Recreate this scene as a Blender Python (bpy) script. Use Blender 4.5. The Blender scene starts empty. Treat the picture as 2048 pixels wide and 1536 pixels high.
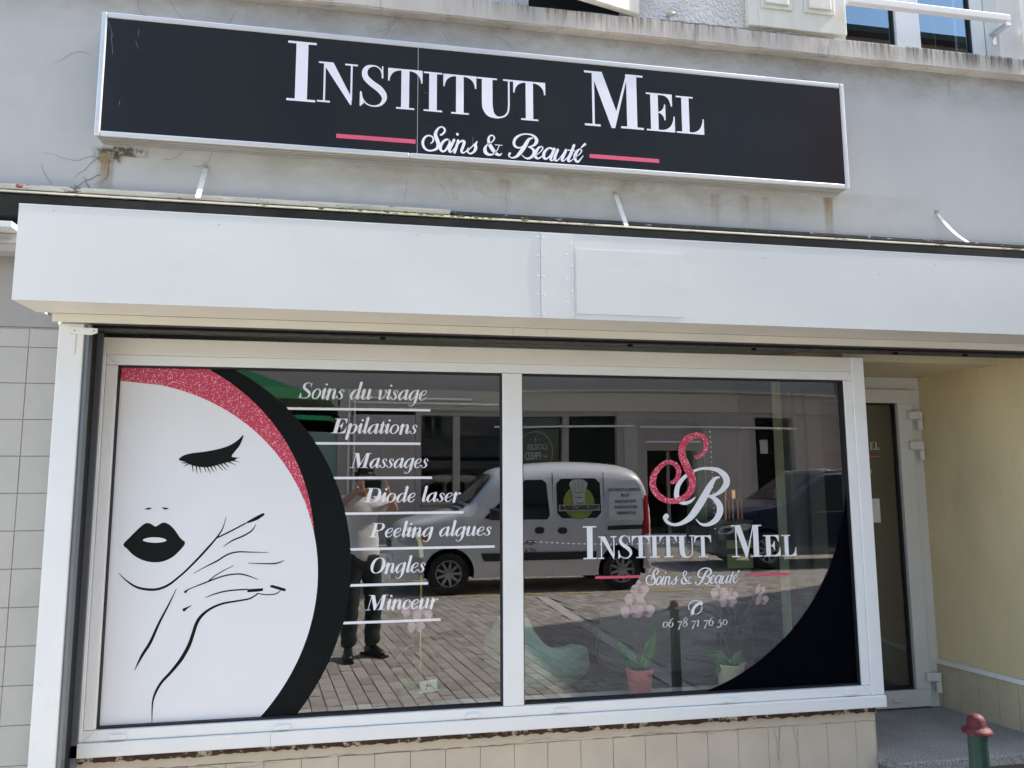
import bpy, bmesh, math, random
from mathutils import Vector, Matrix
from math import sin, cos, pi, radians, sqrt, atan2, tan
S = bpy.context.scene
random.seed(7)
# ---------------------------------------------------------------- camera
def set_camera():
    cd = bpy.data.cameras.new('camera'); co = bpy.data.objects.new('camera', cd); S.collection.objects.link(co)
    yaw, pit, rol = radians(10.504), radians(7.363), radians(-0.2875)
    F = Vector((sin(yaw)*cos(pit), cos(yaw)*cos(pit), sin(pit))); R = Vector((cos(yaw), -sin(yaw), 0)); U = R.cross(F)
    R2 = cos(rol)*R+sin(rol)*U; U2 = -sin(rol)*R+cos(rol)*U
    M = Matrix((R2, U2, -F)).transposed().to_4x4(); M.translation = Vector((0, -3.5, 1.55))
    co.matrix_world = M; cd.sensor_width = 36; cd.lens = 1539.7/2048*36; cd.clip_start = 0.01; cd.clip_end = 400
    S.camera = co
set_camera()
SUN_E, SUN_A = radians(45), radians(2.2)
w = bpy.data.worlds.new('World'); S.world = w; w.use_nodes = True
nt = w.node_tree; bg = nt.nodes['Background']; sk = nt.nodes.new('ShaderNodeTexSky'); sk.sky_type = 'NISHITA'
sk.sun_disc = False; sk.sun_elevation = SUN_E; sk.sun_rotation = radians(90)+SUN_A; sk.air_density = 1.0; sk.dust_density = 1.6; sk.ozone_density = 0.3
nt.links.new(sk.outputs[0], bg.inputs[0]); bg.inputs[1].default_value = 0.15
sl = bpy.data.lights.new('sun', 'SUN'); sl.energy = 3.0; sl.angle = radians(0.5); sl.color = (1.0, 0.93, 0.83)
so = bpy.data.objects.new('sun', sl); S.collection.objects.link(so); so.location = (12, -3, 14)
sd = Vector((cos(SUN_E)*cos(SUN_A), -cos(SUN_E)*sin(SUN_A), sin(SUN_E)))
so.rotation_euler = sd.to_track_quat('Z', 'Y').to_euler()
S.view_settings.view_transform = 'Standard'; S.view_settings.look = 'None'; S.view_settings.gamma = 1
S.view_settings.exposure = 1.82
S.render.engine = 'CYCLES'; S.cycles.max_bounces = 10; S.cycles.transparent_max_bounces = 16; S.cycles.glossy_bounces = 6; S.cycles.diffuse_bounces = 5

# ---------------------------------------------------------------- materials
MATS = {}
def mat(name, col, rough=.6, var=.08, scale=6., bump=0., bscale=60., metal=0., spec=.5, stretch=None, col2=None, mask=None, coat=0., grit=0.):
    """procedural principled: base colour modulated by soft noise (var) and optional second colour in worn patches"""
    if name in MATS: return MATS[name]
    m = bpy.data.materials.new(name); m.use_nodes = True; n = m.node_tree.nodes; l = m.node_tree.links; b = n['Principled BSDF']
    b.inputs['Roughness'].default_value = rough; b.inputs['Metallic'].default_value = metal; b.inputs['Specular IOR Level'].default_value = spec
    b.inputs['Coat Weight'].default_value = coat
    tc = n.new('ShaderNodeTexCoord'); mp = n.new('ShaderNodeMapping'); l.new(tc.outputs['Object'], mp.inputs[0])
    if stretch: mp.inputs['Scale'].default_value = stretch
    nz = n.new('ShaderNodeTexNoise'); nz.inputs['Scale'].default_value = scale; nz.inputs['Detail'].default_value = 6; nz.inputs['Roughness'].default_value = .62
    l.new(mp.outputs[0], nz.inputs[0])
    mr = n.new('ShaderNodeMapRange'); mr.inputs['From Min'].default_value = .3; mr.inputs['From Max'].default_value = .7
    mr.inputs['To Min'].default_value = 1-var; mr.inputs['To Max'].default_value = 1+var; l.new(nz.outputs[0], mr.inputs[0])
    mx = n.new('ShaderNodeMix'); mx.data_type = 'RGBA'; mx.blend_type = 'MULTIPLY'; mx.inputs[0].default_value = 1
    mx.inputs[6].default_value = (*col, 1); l.new(mr.outputs[0], mx.inputs[7]); last = mx.outputs[2]
    if col2:
        n2 = n.new('ShaderNodeTexNoise'); n2.inputs['Scale'].default_value = mask[0]; n2.inputs['Detail'].default_value = 8; n2.inputs['Roughness'].default_value = .7
        l.new(mp.outputs[0], n2.inputs[0]); r2 = n.new('ShaderNodeMapRange'); r2.inputs['From Min'].default_value = mask[1]; r2.inputs['From Max'].default_value = mask[2]
        l.new(n2.outputs[0], r2.inputs[0]); m2 = n.new('ShaderNodeMix'); m2.data_type = 'RGBA'; l.new(r2.outputs[0], m2.inputs[0]); l.new(last, m2.inputs[6]); m2.inputs[7].default_value = (*col2, 1); last = m2.outputs[2]
    if grit:
        ng = n.new('ShaderNodeTexNoise'); ng.inputs['Scale'].default_value = 130 if name == 'grey_granite' else 350; ng.inputs['Detail'].default_value = 2; l.new(tc.outputs['Object'], ng.inputs[0])
        rg = n.new('ShaderNodeMapRange'); rg.inputs['From Min'].default_value = .35; rg.inputs['From Max'].default_value = .65; rg.inputs['To Min'].default_value = 1-grit; rg.inputs['To Max'].default_value = 1+grit; l.new(ng.outputs[0], rg.inputs[0])
        mg = n.new('ShaderNodeMix'); mg.data_type = 'RGBA'; mg.blend_type = 'MULTIPLY'; mg.inputs[0].default_value = 1; l.new(last, mg.inputs[6]); l.new(rg.outputs[0], mg.inputs[7]); last = mg.outputs[2]
    l.new(last, b.inputs['Base Color'])
    if bump:
        nb = n.new('ShaderNodeTexNoise'); nb.inputs['Scale'].default_value = bscale; nb.inputs['Detail'].default_value = 4; l.new(mp.outputs[0], nb.inputs[0])
        bp = n.new('ShaderNodeBump'); bp.inputs['Strength'].default_value = bump; bp.inputs['Distance'].default_value = .02 if name == 'roughcast_render' else .004; l.new(nb.outputs[0], bp.inputs['Height']); l.new(bp.outputs[0], b.inputs['Normal'])
    MATS[name] = m; return m
def glitter(name, col, col2):
    m = bpy.data.materials.new(name); m.use_nodes = True; n = m.node_tree.nodes; l = m.node_tree.links; b = n['Principled BSDF']
    tc = n.new('ShaderNodeTexCoord'); v = n.new('ShaderNodeTexVoronoi'); v.inputs['Scale'].default_value = 260; l.new(tc.outputs['Object'], v.inputs[0])
    cr = n.new('ShaderNodeValToRGB'); l.new(v.outputs['Color'], cr.inputs[0])
    e = cr.color_ramp.elements; e[0].position = .0; e[0].color = (*[c*.72 for c in col], 1); e[1].position = .86; e[1].color = (*col2, 1)
    x = e.new(.5); x.color = (*col, 1); x = e.new(.74); x.color = (*[c*1.15 for c in col], 1)
    l.new(cr.outputs[0], b.inputs['Base Color']); b.inputs['Roughness'].default_value = .45; return m
def glass(name, tint=(.86, .92, .88), refl=.13, rough=0.0, col=(1, 1, 1)):
    """thin double-glazing: what is reflected is added to what is seen through"""
    m = bpy.data.materials.new(name); m.use_nodes = True; n = m.node_tree.nodes; l = m.node_tree.links; n.remove(n['Principled BSDF'])
    t = n.new('ShaderNodeBsdfTransparent'); t.inputs[0].default_value = (*tint, 1); g = n.new('ShaderNodeBsdfGlossy'); g.inputs['Roughness'].default_value = rough
    g.inputs[0].default_value = (*col, 1)
    fr = n.new('ShaderNodeFresnel'); r = sqrt(refl); fr.inputs[0].default_value = (1+r)/(1-r)
    # same reflectance from both sides of the pane (the node inverts its index on back faces)
    ior = (1+r)/(1-r); gm = n.new('ShaderNodeNewGeometry'); ma = n.new('ShaderNodeMath'); ma.operation = 'MULTIPLY_ADD'
    l.new(gm.outputs['Backfacing'], ma.inputs[0]); ma.inputs[1].default_value = 1/ior-ior; ma.inputs[2].default_value = ior; l.new(ma.outputs[0], fr.inputs[0])
    mx = n.new('ShaderNodeMixShader'); l.new(fr.outputs[0], mx.inputs[0]); l.new(t.outputs[0], mx.inputs[1]); l.new(g.outputs[0], mx.inputs[2])
    l.new(mx.outputs[0], n['Material Output'].inputs[0]); return m

PVC = mat('white_pvc', (.82, .84, .81), .34, .03, 3, coat=.08, col2=(.74, .74, .69), mask=(8, .6, .82))
PANEL = mat('painted_sheet_metal', (.68, .70, .665), .42, .035, 2.2, bump=.10, bscale=9, stretch=(.6, 1, 1), col2=(.61, .635, .61), mask=(2.6, .55, .8))
LIPM = mat('bounce_warmed_white_metal', (.77, .755, .65), .5, .04, 4)  # white metal; warm bounce from the paving is put into the cream tone
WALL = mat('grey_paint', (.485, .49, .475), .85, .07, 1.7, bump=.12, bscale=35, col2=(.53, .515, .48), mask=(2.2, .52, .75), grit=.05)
LEDGE = mat('weathered_concrete', (.56, .52, .46), .9, .16, 5, bump=.5, bscale=60, stretch=(1, 1, .25), col2=(.30, .275, .24), mask=(13, .56, .74))
ROUGH = mat('roughcast_render', (.62, .62, .62), .95, .1, 8, bump=1.0, bscale=70)
ALU = mat('anodised_aluminium', (.70, .70, .69), .33, .05, 5, metal=.55, stretch=(1, 8, 8))
ALUD = mat('dull_aluminium', (.36, .35, .32), .5, .14, 5, metal=.2, stretch=(.3, 6, 6))
DARK = mat('dark_painted_steel', (.035, .037, .038), .6, .3, 8, bump=.2, bscale=90)
BLACKR = mat('black_rubber', (.012, .012, .013), .6, .1, 9)
SIGNB = mat('sign_black_face', (.006, .009, .014), .18, .12, 3, spec=.6)
VWHITE = mat('white_vinyl', (.80, .82, .83), .4, .015, 5)
VSIGNW = mat('white_sign_vinyl', (.82, .82, .86), .4, .02, 7)
VBLACK = mat('black_vinyl', (.0055, .0075, .008), .6, .1, 4, spec=.12)
VNAVY = mat('dark_navy_vinyl', (.0008, .0012, .003), .6, .1, 4, spec=.04)
INK = mat('black_ink', (.007, .008, .008), .6, .05, 5, spec=.15)
VPINK = glitter('pink_glitter_vinyl', (.56, .045, .10), (.95, .55, .60))
VPINKS = mat('sign_pink_vinyl', (.70, .10, .18), .5, .16, 160)
VPINKF = mat('flat_pink_vinyl', (.62, .09, .15), .5, .1, 90)
CREAM = mat('cream_wall_tile', (.60, .52, .40), .5, .08, 5, bump=.06, bscale=30, col2=(.42, .35, .26), mask=(7, .66, .8))
GTILE = mat('pale_grey_wall_tile', (.52, .50, .45), .55, .06, 4, bump=.05, bscale=30)
YELLOW = mat('yellow_beige_render', (.64, .52, .30), .8, .10, 2.2, bump=.35, bscale=22, stretch=(1, 1, .5), col2=(.54, .45, .27), mask=(3.2, .5, .72), grit=.05)
YSOF = mat('ochre_soffit_paint', (.60, .52, .31), .8, .07, 3)
RUST = mat('rusty_steel', (.06, .032, .022), .9, .5, 30, bump=.5, bscale=80, col2=(.50, .45, .33), mask=(16, .53, .6))
GROUT = mat('grout', (.40, .345, .25), .95, .2, 20)
GRANITE = mat('grey_granite', (.27, .262, .24), .8, .16, 4, bump=.15, bscale=200, grit=.42)
GLASS = glass('window_glass', (.93, .97, .91), .172)
GLASSDR = glass('door_glass', (.6, .58, .55), .10)
GLASSU = glass('upper_window_glass', (.22, .25, .25), .2, col=(.62, .86, 1.0))  # blue of the mirrored sky is put into the reflection colour
GLASSD2 = glass('reflecting_shop_glass', (.45, .47, .47), .13)
GLASSD = glass('dark_shop_glass', (.45, .47, .47), .045)

# ---------------------------------------------------------------- helpers
C = S.collection
def link(name, bm, m, parent=None, smooth=False, loc=None):
    me = bpy.data.meshes.new(name); bm.normal_update(); bm.to_mesh(me); bm.free()
    o = bpy.data.objects.new(name, me); C.objects.link(o)
    for q in (m if isinstance(m, (list, tuple)) else [m]): me.materials.append(q)
    if smooth:
        for p in me.polygons: p.use_smooth = True
    if parent: o.parent = parent
    if loc: o.location = loc
    return o
def tag(o, label=None, cat=None, group=None, kind=None):
    if label: o['label'] = label
    if cat: o['category'] = cat
    if group: o['group'] = group
    if kind: o['kind'] = kind
    return o
def thing(name, label, cat, loc=(0, 0, 0), rz=0, group=None):
    o = bpy.data.objects.new(name, None); C.objects.link(o); o.location = loc; o.rotation_euler = (0, 0, rz); o.empty_display_size = .1
    return tag(o, label, cat, group)
def copy_tree(o, parent=None):
    c = o.copy(); C.objects.link(c)
    if parent: c.parent = parent
    for ch in list(o.children): copy_tree(ch, c)
    return c
def BM(): return bmesh.new()
def box(bm, x0, x1, y0, y1, z0, z1, bev=0):
    r = bmesh.ops.create_cube(bm, size=1); vs = r['verts']
    for v in vs: v.co = Vector(((x0+x1)/2+v.co.x*(x1-x0), (y0+y1)/2+v.co.y*(y1-y0), (z0+z1)/2+v.co.z*(z1-z0)))
    if bev:
        es = list({e for v in vs for e in v.link_edges}); bmesh.ops.bevel(bm, geom=es, offset=bev, segments=2, affect='EDGES', profile=.5)
    return bm
def B(x0, x1, y0, y1, z0, z1, bev=0): return box(BM(), x0, x1, y0, y1, z0, z1, bev)
def poly(bm, pts, flip=False):
    vs = [bm.verts.new(p) for p in pts]
    if flip: vs.reverse()
    f = bm.faces.new(vs); return f
def prism(bm, pts2, y0, y1):
    """polygon in x,z extruded between y0 (front) and y1"""
    n = len(pts2); a = [bm.verts.new((p[0], y0, p[1])) for p in pts2]; b = [bm.verts.new((p[0], y1, p[1])) for p in pts2]
    bm.faces.new(a); bm.faces.new(b[::-1])
    for i in range(n): bm.faces.new((a[i], b[i], b[(i+1) % n], a[(i+1) % n]))
    bmesh.ops.recalc_face_normals(bm, faces=bm.faces[:]); return bm
def catmull(pts, k=8, closed=False):
    out = []; n = len(pts); 
    if n < 3 and not closed: return [tuple(p) for p in pts]
    rng = range(n) if closed else range(n-1)
    for i in rng:
        if closed: p0, p1, p2, p3 = pts[i-1], pts[i], pts[(i+1) % n], pts[(i+2) % n]
        else: p0, p1, p2, p3 = pts[max(i-1, 0)], pts[i], pts[i+1], pts[min(i+2, n-1)]
        for j in range(k):
            t = j/k
            out.append(tuple(.5*((2*b)+(-a+c)*t+(2*a-5*b+4*c-d)*t*t+(-a+3*b-3*c+d)*t**3) for a, b, c, d in zip(p0, p1, p2, p3)))
    if not closed: out.append(tuple(pts[-1]))
    return out
def ribbon(bm, st, y, k=7, cap=True, sm=True, closed=False):
    """flat stroke of varying width in the plane y; points (x, z, width)"""
    p = catmull(st, k, closed) if sm else [tuple(q) for q in st]
    n = len(p); L = []; R = []
    for i in range(n):
        if closed: a, b = p[i-1], p[(i+1) % n]
        else: a, b = p[max(i-1, 0)], p[min(i+1, n-1)]
        dx, dz = b[0]-a[0], b[1]-a[1]; d = math.hypot(dx, dz) or 1e-9; nx, nz = -dz/d, dx/d; h = max(p[i][2], 1e-4)/2
        L.append(bm.verts.new((p[i][0]+nx*h, y, p[i][1]+nz*h))); R.append(bm.verts.new((p[i][0]-nx*h, y, p[i][1]-nz*h)))
    for i in range(n if closed else n-1):
        j = (i+1) % n; bm.faces.new((L[i], R[i], R[j], L[j]))
    if cap and not closed:
        for i, s in ((0, -1), (n-1, 1)):
            a = p[0] if i == 0 else p[-2]; b = p[1] if i == 0 else p[-1]; an = atan2(b[1]-a[1], b[0]-a[0])
            h = p[i][2]/2
            if h < .0008: continue
            vs = [L[i]] + [bm.verts.new((p[i][0]+h*cos(an+pi/2-s*pi*t/6), y, p[i][1]+h*sin(an+pi/2-s*pi*t/6))) for t in range(1, 6)] + [R[i]]
            bm.faces.new(vs if s < 0 else vs[::-1])
def flat(bm, pts, y, holes=None): return poly(bm, [(p[0], y, p[1]) for p in pts])
def disc(bm, x, z, r, y, n=20): return flat(bm, [(x+r*cos(2*pi*i/n), z+r*sin(2*pi*i/n)) for i in range(n)], y)
def tube(bm, pts, r, n=8, caps=True):
    """round bar along 3-D points, r number or list"""
    P = [Vector(p) for p in pts]; rings = []
    for i, p in enumerate(P):
        t = (P[min(i+1, len(P)-1)]-P[max(i-1, 0)]).normalized(); a = t.cross(Vector((0, 0, 1)));
        if a.length < 1e-3: a = t.cross(Vector((1, 0, 0)))
        a.normalize(); b = t.cross(a); rr = r[i] if isinstance(r, (list, tuple)) else r
        rings.append([bm.verts.new(p+a*rr*cos(2*pi*j/n)+b*rr*sin(2*pi*j/n)) for j in range(n)])
    for q in range(len(rings)-1):
        for j in range(n): bm.faces.new((rings[q][j], rings[q][(j+1) % n], rings[q+1][(j+1) % n], rings[q+1][j]))
    if caps: bm.faces.new(rings[0][::-1]); bm.faces.new(rings[-1])
    return bm
def lathe(bm, prof, cx=0, cy=0, n=24, cap=True):
    rings = [[bm.verts.new((cx+r*cos(2*pi*j/n), cy+r*sin(2*pi*j/n), z)) for j in range(n)] for r, z in prof]
    for q in range(len(rings)-1):
        for j in range(n): bm.faces.new((rings[q][j], rings[q][(j+1) % n], rings[q+1][(j+1) % n], rings[q+1][j]))
    if cap: bm.faces.new(rings[0][::-1]); bm.faces.new(rings[-1])
    return bm
def recalc(bm): bmesh.ops.recalc_face_normals(bm, faces=bm.faces[:]); return bm
def font_mesh(txt, size, bold=0.0):
    cu = bpy.data.curves.new('t', 'FONT'); cu.body = txt; cu.size = size; cu.align_x = 'CENTER'; cu.align_y = 'CENTER'; cu.offset = bold; cu.resolution_u = 3
    o = bpy.data.objects.new('t', cu); me = bpy.data.meshes.new_from_object(o); bpy.data.objects.remove(o); return me

# ---------------------------------------------------------------- lettering (high-contrast serif, drawn stroke by stroke)
def qb(a, b, c, n=6): return [((1-t)**2*a[0]+2*t*(1-t)*b[0]+t*t*c[0], (1-t)**2*a[1]+2*t*(1-t)*b[1]+t*t*c[1]) for t in [i/n for i in range(n+1)]]
def cap_glyph(ch, x0, x1, z0, z1, hair=None, stem=None):
    """returns polygons and ribbons in absolute x,z for an upright capital"""
    W = x1-x0; H = z1-z0; t = hair or H*.042; polys = []; rib = []
    X = lambda u: x0+u*W; Z = lambda v: z0+v*H
    def rect(a, b, c, d): polys.append([(a, c), (b, c), (b, d), (a, d)])
    tv = t/H
    if ch == 'I':
        rect(X(.29), X(.71), Z(0)+t*.5, Z(1)-t*.5); rect(X(0), X(1), Z(0), Z(0)+t); rect(X(0), X(1), Z(1)-t, Z(1))
    elif ch == 'N':
        rect(X(.15), X(.15)+t, Z(0), Z(1)-t); rect(X(0), X(.32), Z(0), Z(0)+t); rect(X(.02), X(.14), Z(1)-t, Z(1))
        polys.append([(X(.14), Z(1)), (X(.385), Z(1)), (X(.86), Z(.16)), (X(.86), Z(-.02)), (X(.83), Z(-.02)), (X(.15), Z(.93))])
        rect(X(.825), X(.825)+t, Z(.1), Z(1)-t); rect(X(.68), X(1), Z(1)-t, Z(1))
    elif ch == 'S':
        pts = [(952, 415, 12), (938, 372, 12), (905, 342, 13), (860, 335, 16), (810, 352, 36), (784, 395, 52), (795, 450, 58), (850, 500, 62), (920, 545, 66), (965, 595, 58), (972, 645, 42), (935, 695, 24), (875, 712, 14), (815, 700, 13), (770, 655, 13), (752, 590, 13)]
        rib.append([(X((p[0]-740)/262), Z(1-(p[1]-330)/392), p[2]/262*W) for p in pts])
        rib.append([(X(.81), Z(.985), t*.8), (X(.815), Z(.72), t*.9)]); rib.append([(X(.035), Z(.34), t*.9), (X(.035), Z(.02), t*.9)])
        polys.append([(X(.03), Z(.01)), (X(.16), Z(.075)), (X(.07), Z(.22)), (X(.03), Z(.3))])
    elif ch == 'T':
        rect(X(.385), X(.615), Z(0)+t*.5, Z(1)-t*.5); rect(X(.24), X(.77), Z(0), Z(0)+t)
        for s in (1, -1):
            u = lambda a: X(a) if s > 0 else X(1-a)
            polys.append([(u(.5), Z(1)), (u(0), Z(1)), (u(.0), Z(.68)), (u(.045), Z(.68))] + [(u(a), Z(b)) for a, b in qb((.045, .72), (.09, .93), (.34, 1-tv), 6)] + [(u(.5), Z(1)-t)])
    elif ch == 'U':
        rect(X(.14), X(.42), Z(.35), Z(1)-t*.5); rect(X(0), X(.54), Z(1)-t, Z(1)); rect(X(.70), X(1), Z(1)-t, Z(1))
        rib.append([(X(.28), Z(.36), .28*W), (X(.295), Z(.24), .275*W), (X(.36), Z(.11), .22*W), (X(.48), Z(.03), .1*W), (X(.60), Z(.015), t), (X(.74), Z(.06), t), (X(.83), Z(.17), t), (X(.855), Z(.35), t)])
        rect(X(.855)-t/2, X(.855)+t/2, Z(.34), Z(1)-t)
    elif ch == 'M':
        t2 = t
        rect(X(.13), X(.13)+t2*1.1, Z(0), Z(1)-t); rect(X(0), X(.265), Z(0), Z(0)+t); rect(X(0), X(.13), Z(1)-t, Z(1))
        polys.append([(X(.13), Z(1)), (X(.30), Z(1)), (X(.535), Z(.30)), (X(.49), Z(-.01)), (X(.45), Z(-.01)), (X(.15), Z(.88))])
        polys.append([(X(.515), Z(.22)), (X(.475), Z(-.01)), (X(.51), Z(-.01)), (X(.745), Z(1)), (X(.715), Z(1))])
        rect(X(.715), X(.89), Z(0)+t*.5, Z(1)-t*.5); rect(X(.70), X(1), Z(1)-t, Z(1)); rect(X(.61), X(1), Z(0), Z(0)+t)
    elif ch in 'EL':
        a, b = ((.15, .42) if ch == 'E' else (.2, .47))
        rect(X(a), X(b), Z(0)+t*.5, Z(1)-t*.5)
        if ch == 'L': rect(X(0), X(.62), Z(1)-t, Z(1))
        polys.append([(X(0), Z(0)), (X(1), Z(0)), (X(1), Z(.42)), (X(.955), Z(.42))] + [(X(p), Z(q)) for p, q in qb((.955, .38), (.9, .08), (.58, tv), 6)] + [(X(0), Z(0)+t)])
        if ch == 'E':
            polys.append([(X(0), Z(1)), (X(0), Z(1)-t)] + [(X(p), Z(q)) for p, q in qb((.58, 1-tv), (.82, .95), (.87, .68), 6)] + [(X(.92), Z(.68)), (X(.92), Z(1))])
            polys.append([(X(.4), Z(.5)+t/2)] + [(X(p), Z(q)) for p, q in qb((.44, .515), (.60, .55), (.635, .72), 5)] + [(X(.675), Z(.72)), (X(.675), Z(.30))] + [(X(p), Z(q)) for p, q in qb((.635, .30), (.60, .46), (.44, .485), 5)] + [(X(.4), Z(.5)-t/2)])
    elif ch in 'DPO':
        if ch != 'O':
            rect(X(.14), X(.36), Z(0), Z(1)); rect(X(0), X(.5), Z(0), Z(0)+t); rect(X(0), X(.5), Z(1)-t, Z(1))
        if ch == 'D': rib.append([(X(.36), Z(.98), t), (X(.6), Z(.97), t), (X(.8), Z(.82), .15*W), (X(.87), Z(.5), .22*W), (X(.8), Z(.18), .15*W), (X(.6), Z(.03), t), (X(.36), Z(.02), t)])
        if ch == 'P': rib.append([(X(.36), Z(.98), t), (X(.6), Z(.97), t*1.3), (X(.78), Z(.88), .14*W), (X(.83), Z(.73), .2*W), (X(.78), Z(.57), .14*W), (X(.6), Z(.47), t*1.3), (X(.36), Z(.46), t)])
        if ch == 'O': rib.append(('closed', [(X(.5), Z(1.0), t), (X(.8), Z(.86), .14*W), (X(.91), Z(.5), .22*W), (X(.8), Z(.14), .14*W), (X(.5), Z(0), t), (X(.2), Z(.14), .14*W), (X(.09), Z(.5), .22*W), (X(.2), Z(.86), .14*W)]))
    return polys, rib
def draw_glyph(bm, g, y, shear=0, z0=0, jit=None):
    sh = (lambda p: (p[0]+(p[1]-z0)*shear,)+tuple(p[1:])) if shear else (lambda p: tuple(p))
    jit = jit if jit is not None else [0]
    for pl in g[0]: jit[0] += 1; flat(bm, [sh(p) for p in pl], y-.00004*jit[0])
    for r in g[1]:
        jit[0] += 1
        if r[0] == 'closed': ribbon(bm, [sh(p) for p in r[1]], y-.00004*jit[0], closed=True)
        else: ribbon(bm, [sh(p) for p in r], y-.00004*jit[0])
def caps_line(layout, y, m, parent, hair_big, hair):
    bm = BM(); j = [0]
    for ch, x0, x1, z0, z1 in layout: draw_glyph(bm, cap_glyph(ch, x0, x1, z0, z1, hair_big if (z1-z0) > layout[1][4]-layout[1][3]+.02 else hair), y, jit=j)
    return link('lettering', bm, m, parent)
T_, t_ = .245, .062
EN = [(0, .72, t_), (.09, .93, .06), (.17, .99, .12)]
def EX(x): return [(x, .2, T_), (x+.01, .07, .14), (x+.09, .0, .07), (x+.2, .1, t_), (x+.3, .32, t_)]
ITA = {
 'i': ([EN, [(.2, .98, T_), (.2, .5, T_)]+EX(.2), [(.22, 1.46, .21), (.221, 1.461, .21)]], .47),
 'n': ([EN, [(.2, .98, T_), (.2, 0, T_)], [(.24, .5, t_), (.38, .86, .06), (.55, 1.0, .09), (.68, .9, .17), (.7, .6, T_)]+EX(.7)], 1.0),
 'u': ([EN, [(.2, .98, T_), (.2, .25, T_), (.25, .05, .14), (.38, .0, .07), (.54, .16, t_), (.7, .5, t_)], [(.72, .98, T_), (.72, .5, T_)]+EX(.72)], 1.02),
 'o': (['c', [(.42, 1.0, t_), (.66, .84, .13), (.74, .5, .19), (.62, .14, .13), (.4, .0, t_), (.18, .15, .13), (.1, .5, .19), (.2, .86, .13)]], .88),
 'e': ([[(.14, .42, t_), (.42, .52, t_), (.6, .72, .07), (.56, .95, .08), (.4, 1.0, .06), (.2, .82, .14), (.12, .48, T_), (.2, .12, .15), (.38, 0, .07), (.56, .09, t_), (.68, .3, t_)]], .75),
 'c': ([[(.58, .78, .17), (.57, .92, .07), (.42, 1, .06), (.2, .82, .14), (.12, .45, T_), (.2, .1, .15), (.38, 0, .07), (.56, .09, t_), (.68, .3, t_)]], .75),
 'a': ([[(.7, .88, t_), (.52, 1, .06), (.28, .84, .13), (.13, .45, T_), (.19, .09, .14), (.32, 0, .08), (.52, .2, t_), (.7, .6, t_)], [(.74, .98, T_), (.74, .5, T_)]+EX(.74)], 1.02),
 'd': ([[(.7, .88, t_), (.52, 1, .06), (.28, .84, .13), (.13, .45, T_), (.19, .09, .14), (.32, 0, .08), (.52, .2, t_), (.7, .6, t_)], [(.74, 1.7, T_), (.74, .5, T_)]+EX(.74), [(.6, 1.66, t_), (.76, 1.7, t_)]], 1.02),
 'g': ([[(.7, .88, t_), (.52, 1, .06), (.28, .84, .13), (.13, .45, T_), (.19, .09, .14), (.32, 0, .08), (.52, .2, t_), (.7, .6, t_)], [(.76, .98, T_), (.76, 0, T_), (.74, -.3, .15), (.6, -.56, .07), (.42, -.62, t_), (.28, -.5, .16), (.281, -.495, .2)]], .98),
 'l': ([[(.06, 1.64, t_), (.2, 1.7, t_)], [(.2, 1.7, T_), (.2, .6, T_)]+EX(.2)], .46),
 't': ([[(.22, 1.38, .05), (.2, 1.0, T_), (.2, .6, T_)]+EX(.2), [(0, .97, t_), (.46, .97, t_)]], .5),
 'p': ([EN, [(.22, .98, T_), (.2, -.58, T_)], [(.24, .5, t_), (.4, .88, .06), (.58, 1, .08), (.76, .84, .16), (.8, .5, T_), (.68, .12, .13), (.5, 0, .06), (.3, .14, t_)]], .96),
 's': ([[(.52, .78, .13), (.5, .93, .05), (.36, 1, .05), (.22, .88, .1), (.22, .7, .17), (.38, .5, .19), (.5, .28, .17), (.42, .07, .09), (.27, 0, .05), (.12, .06, .05), (.06, .22, .13)]], .66),
 'r': ([EN, [(.2, .98, T_), (.2, 0, T_)], [(.24, .55, t_), (.38, .86, t_), (.5, 1, .07), (.6, .93, .17)]], .68),
 'v': ([[(0, .75, t_), (.08, .95, .07), (.18, .97, .14), (.22, .6, T_), (.26, .1, .14), (.36, .0, .06), (.56, .2, t_), (.7, .55, t_), (.7, .86, .09), (.62, .95, .14)]], .82),
 '0': (['c', [(.42, 1.0, t_), (.68, .84, .1), (.76, .5, .15), (.66, .14, .1), (.42, .0, t_), (.18, .15, .1), (.1, .5, .15), (.18, .86, .1)]], .92),
 '1': ([[(.3, 1, .17), (.3, 0, .17)], [(.1, .02, t_), (.5, .02, t_)], [(.1, .96, t_), (.3, .97, t_)]], .62),
 '5': ([[(.28, .95, t_), (.24, .48, t_)], [(.28, .92, .12), (.68, .95, .08)], [(.24, .45, t_), (.42, .54, .06), (.66, .4, .14), (.7, .08, .17), (.56, -.28, .12), (.3, -.42, .06), (.1, -.3, .15)]], .88),
 '6': (['m', [(.72, 1.6, t_), (.44, 1.36, .08), (.18, .9, .15), (.1, .45, .17), (.2, .1, .12), (.42, 0, t_), (.66, .14, .12), (.76, .46, .16), (.66, .8, .12), (.46, .9, .05), (.24, .72, t_)]], .92),
 '7': ([[(.08, .92, .12), (.8, .94, .1)], [(.78, .92, t_), (.5, .3, .1), (.34, -.45, .17)]], .86),
 '8': (['c', [(.45, .85, .15), (.72, 1.15, .08), (.66, 1.5, .07), (.44, 1.6, t_), (.22, 1.46, .1), (.2, 1.18, .13), (.45, .86, .16), (.74, .55, .15), (.76, .2, .12), (.45, 0, t_), (.14, .2, .08), (.14, .5, .08)]], .9),
}
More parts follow.
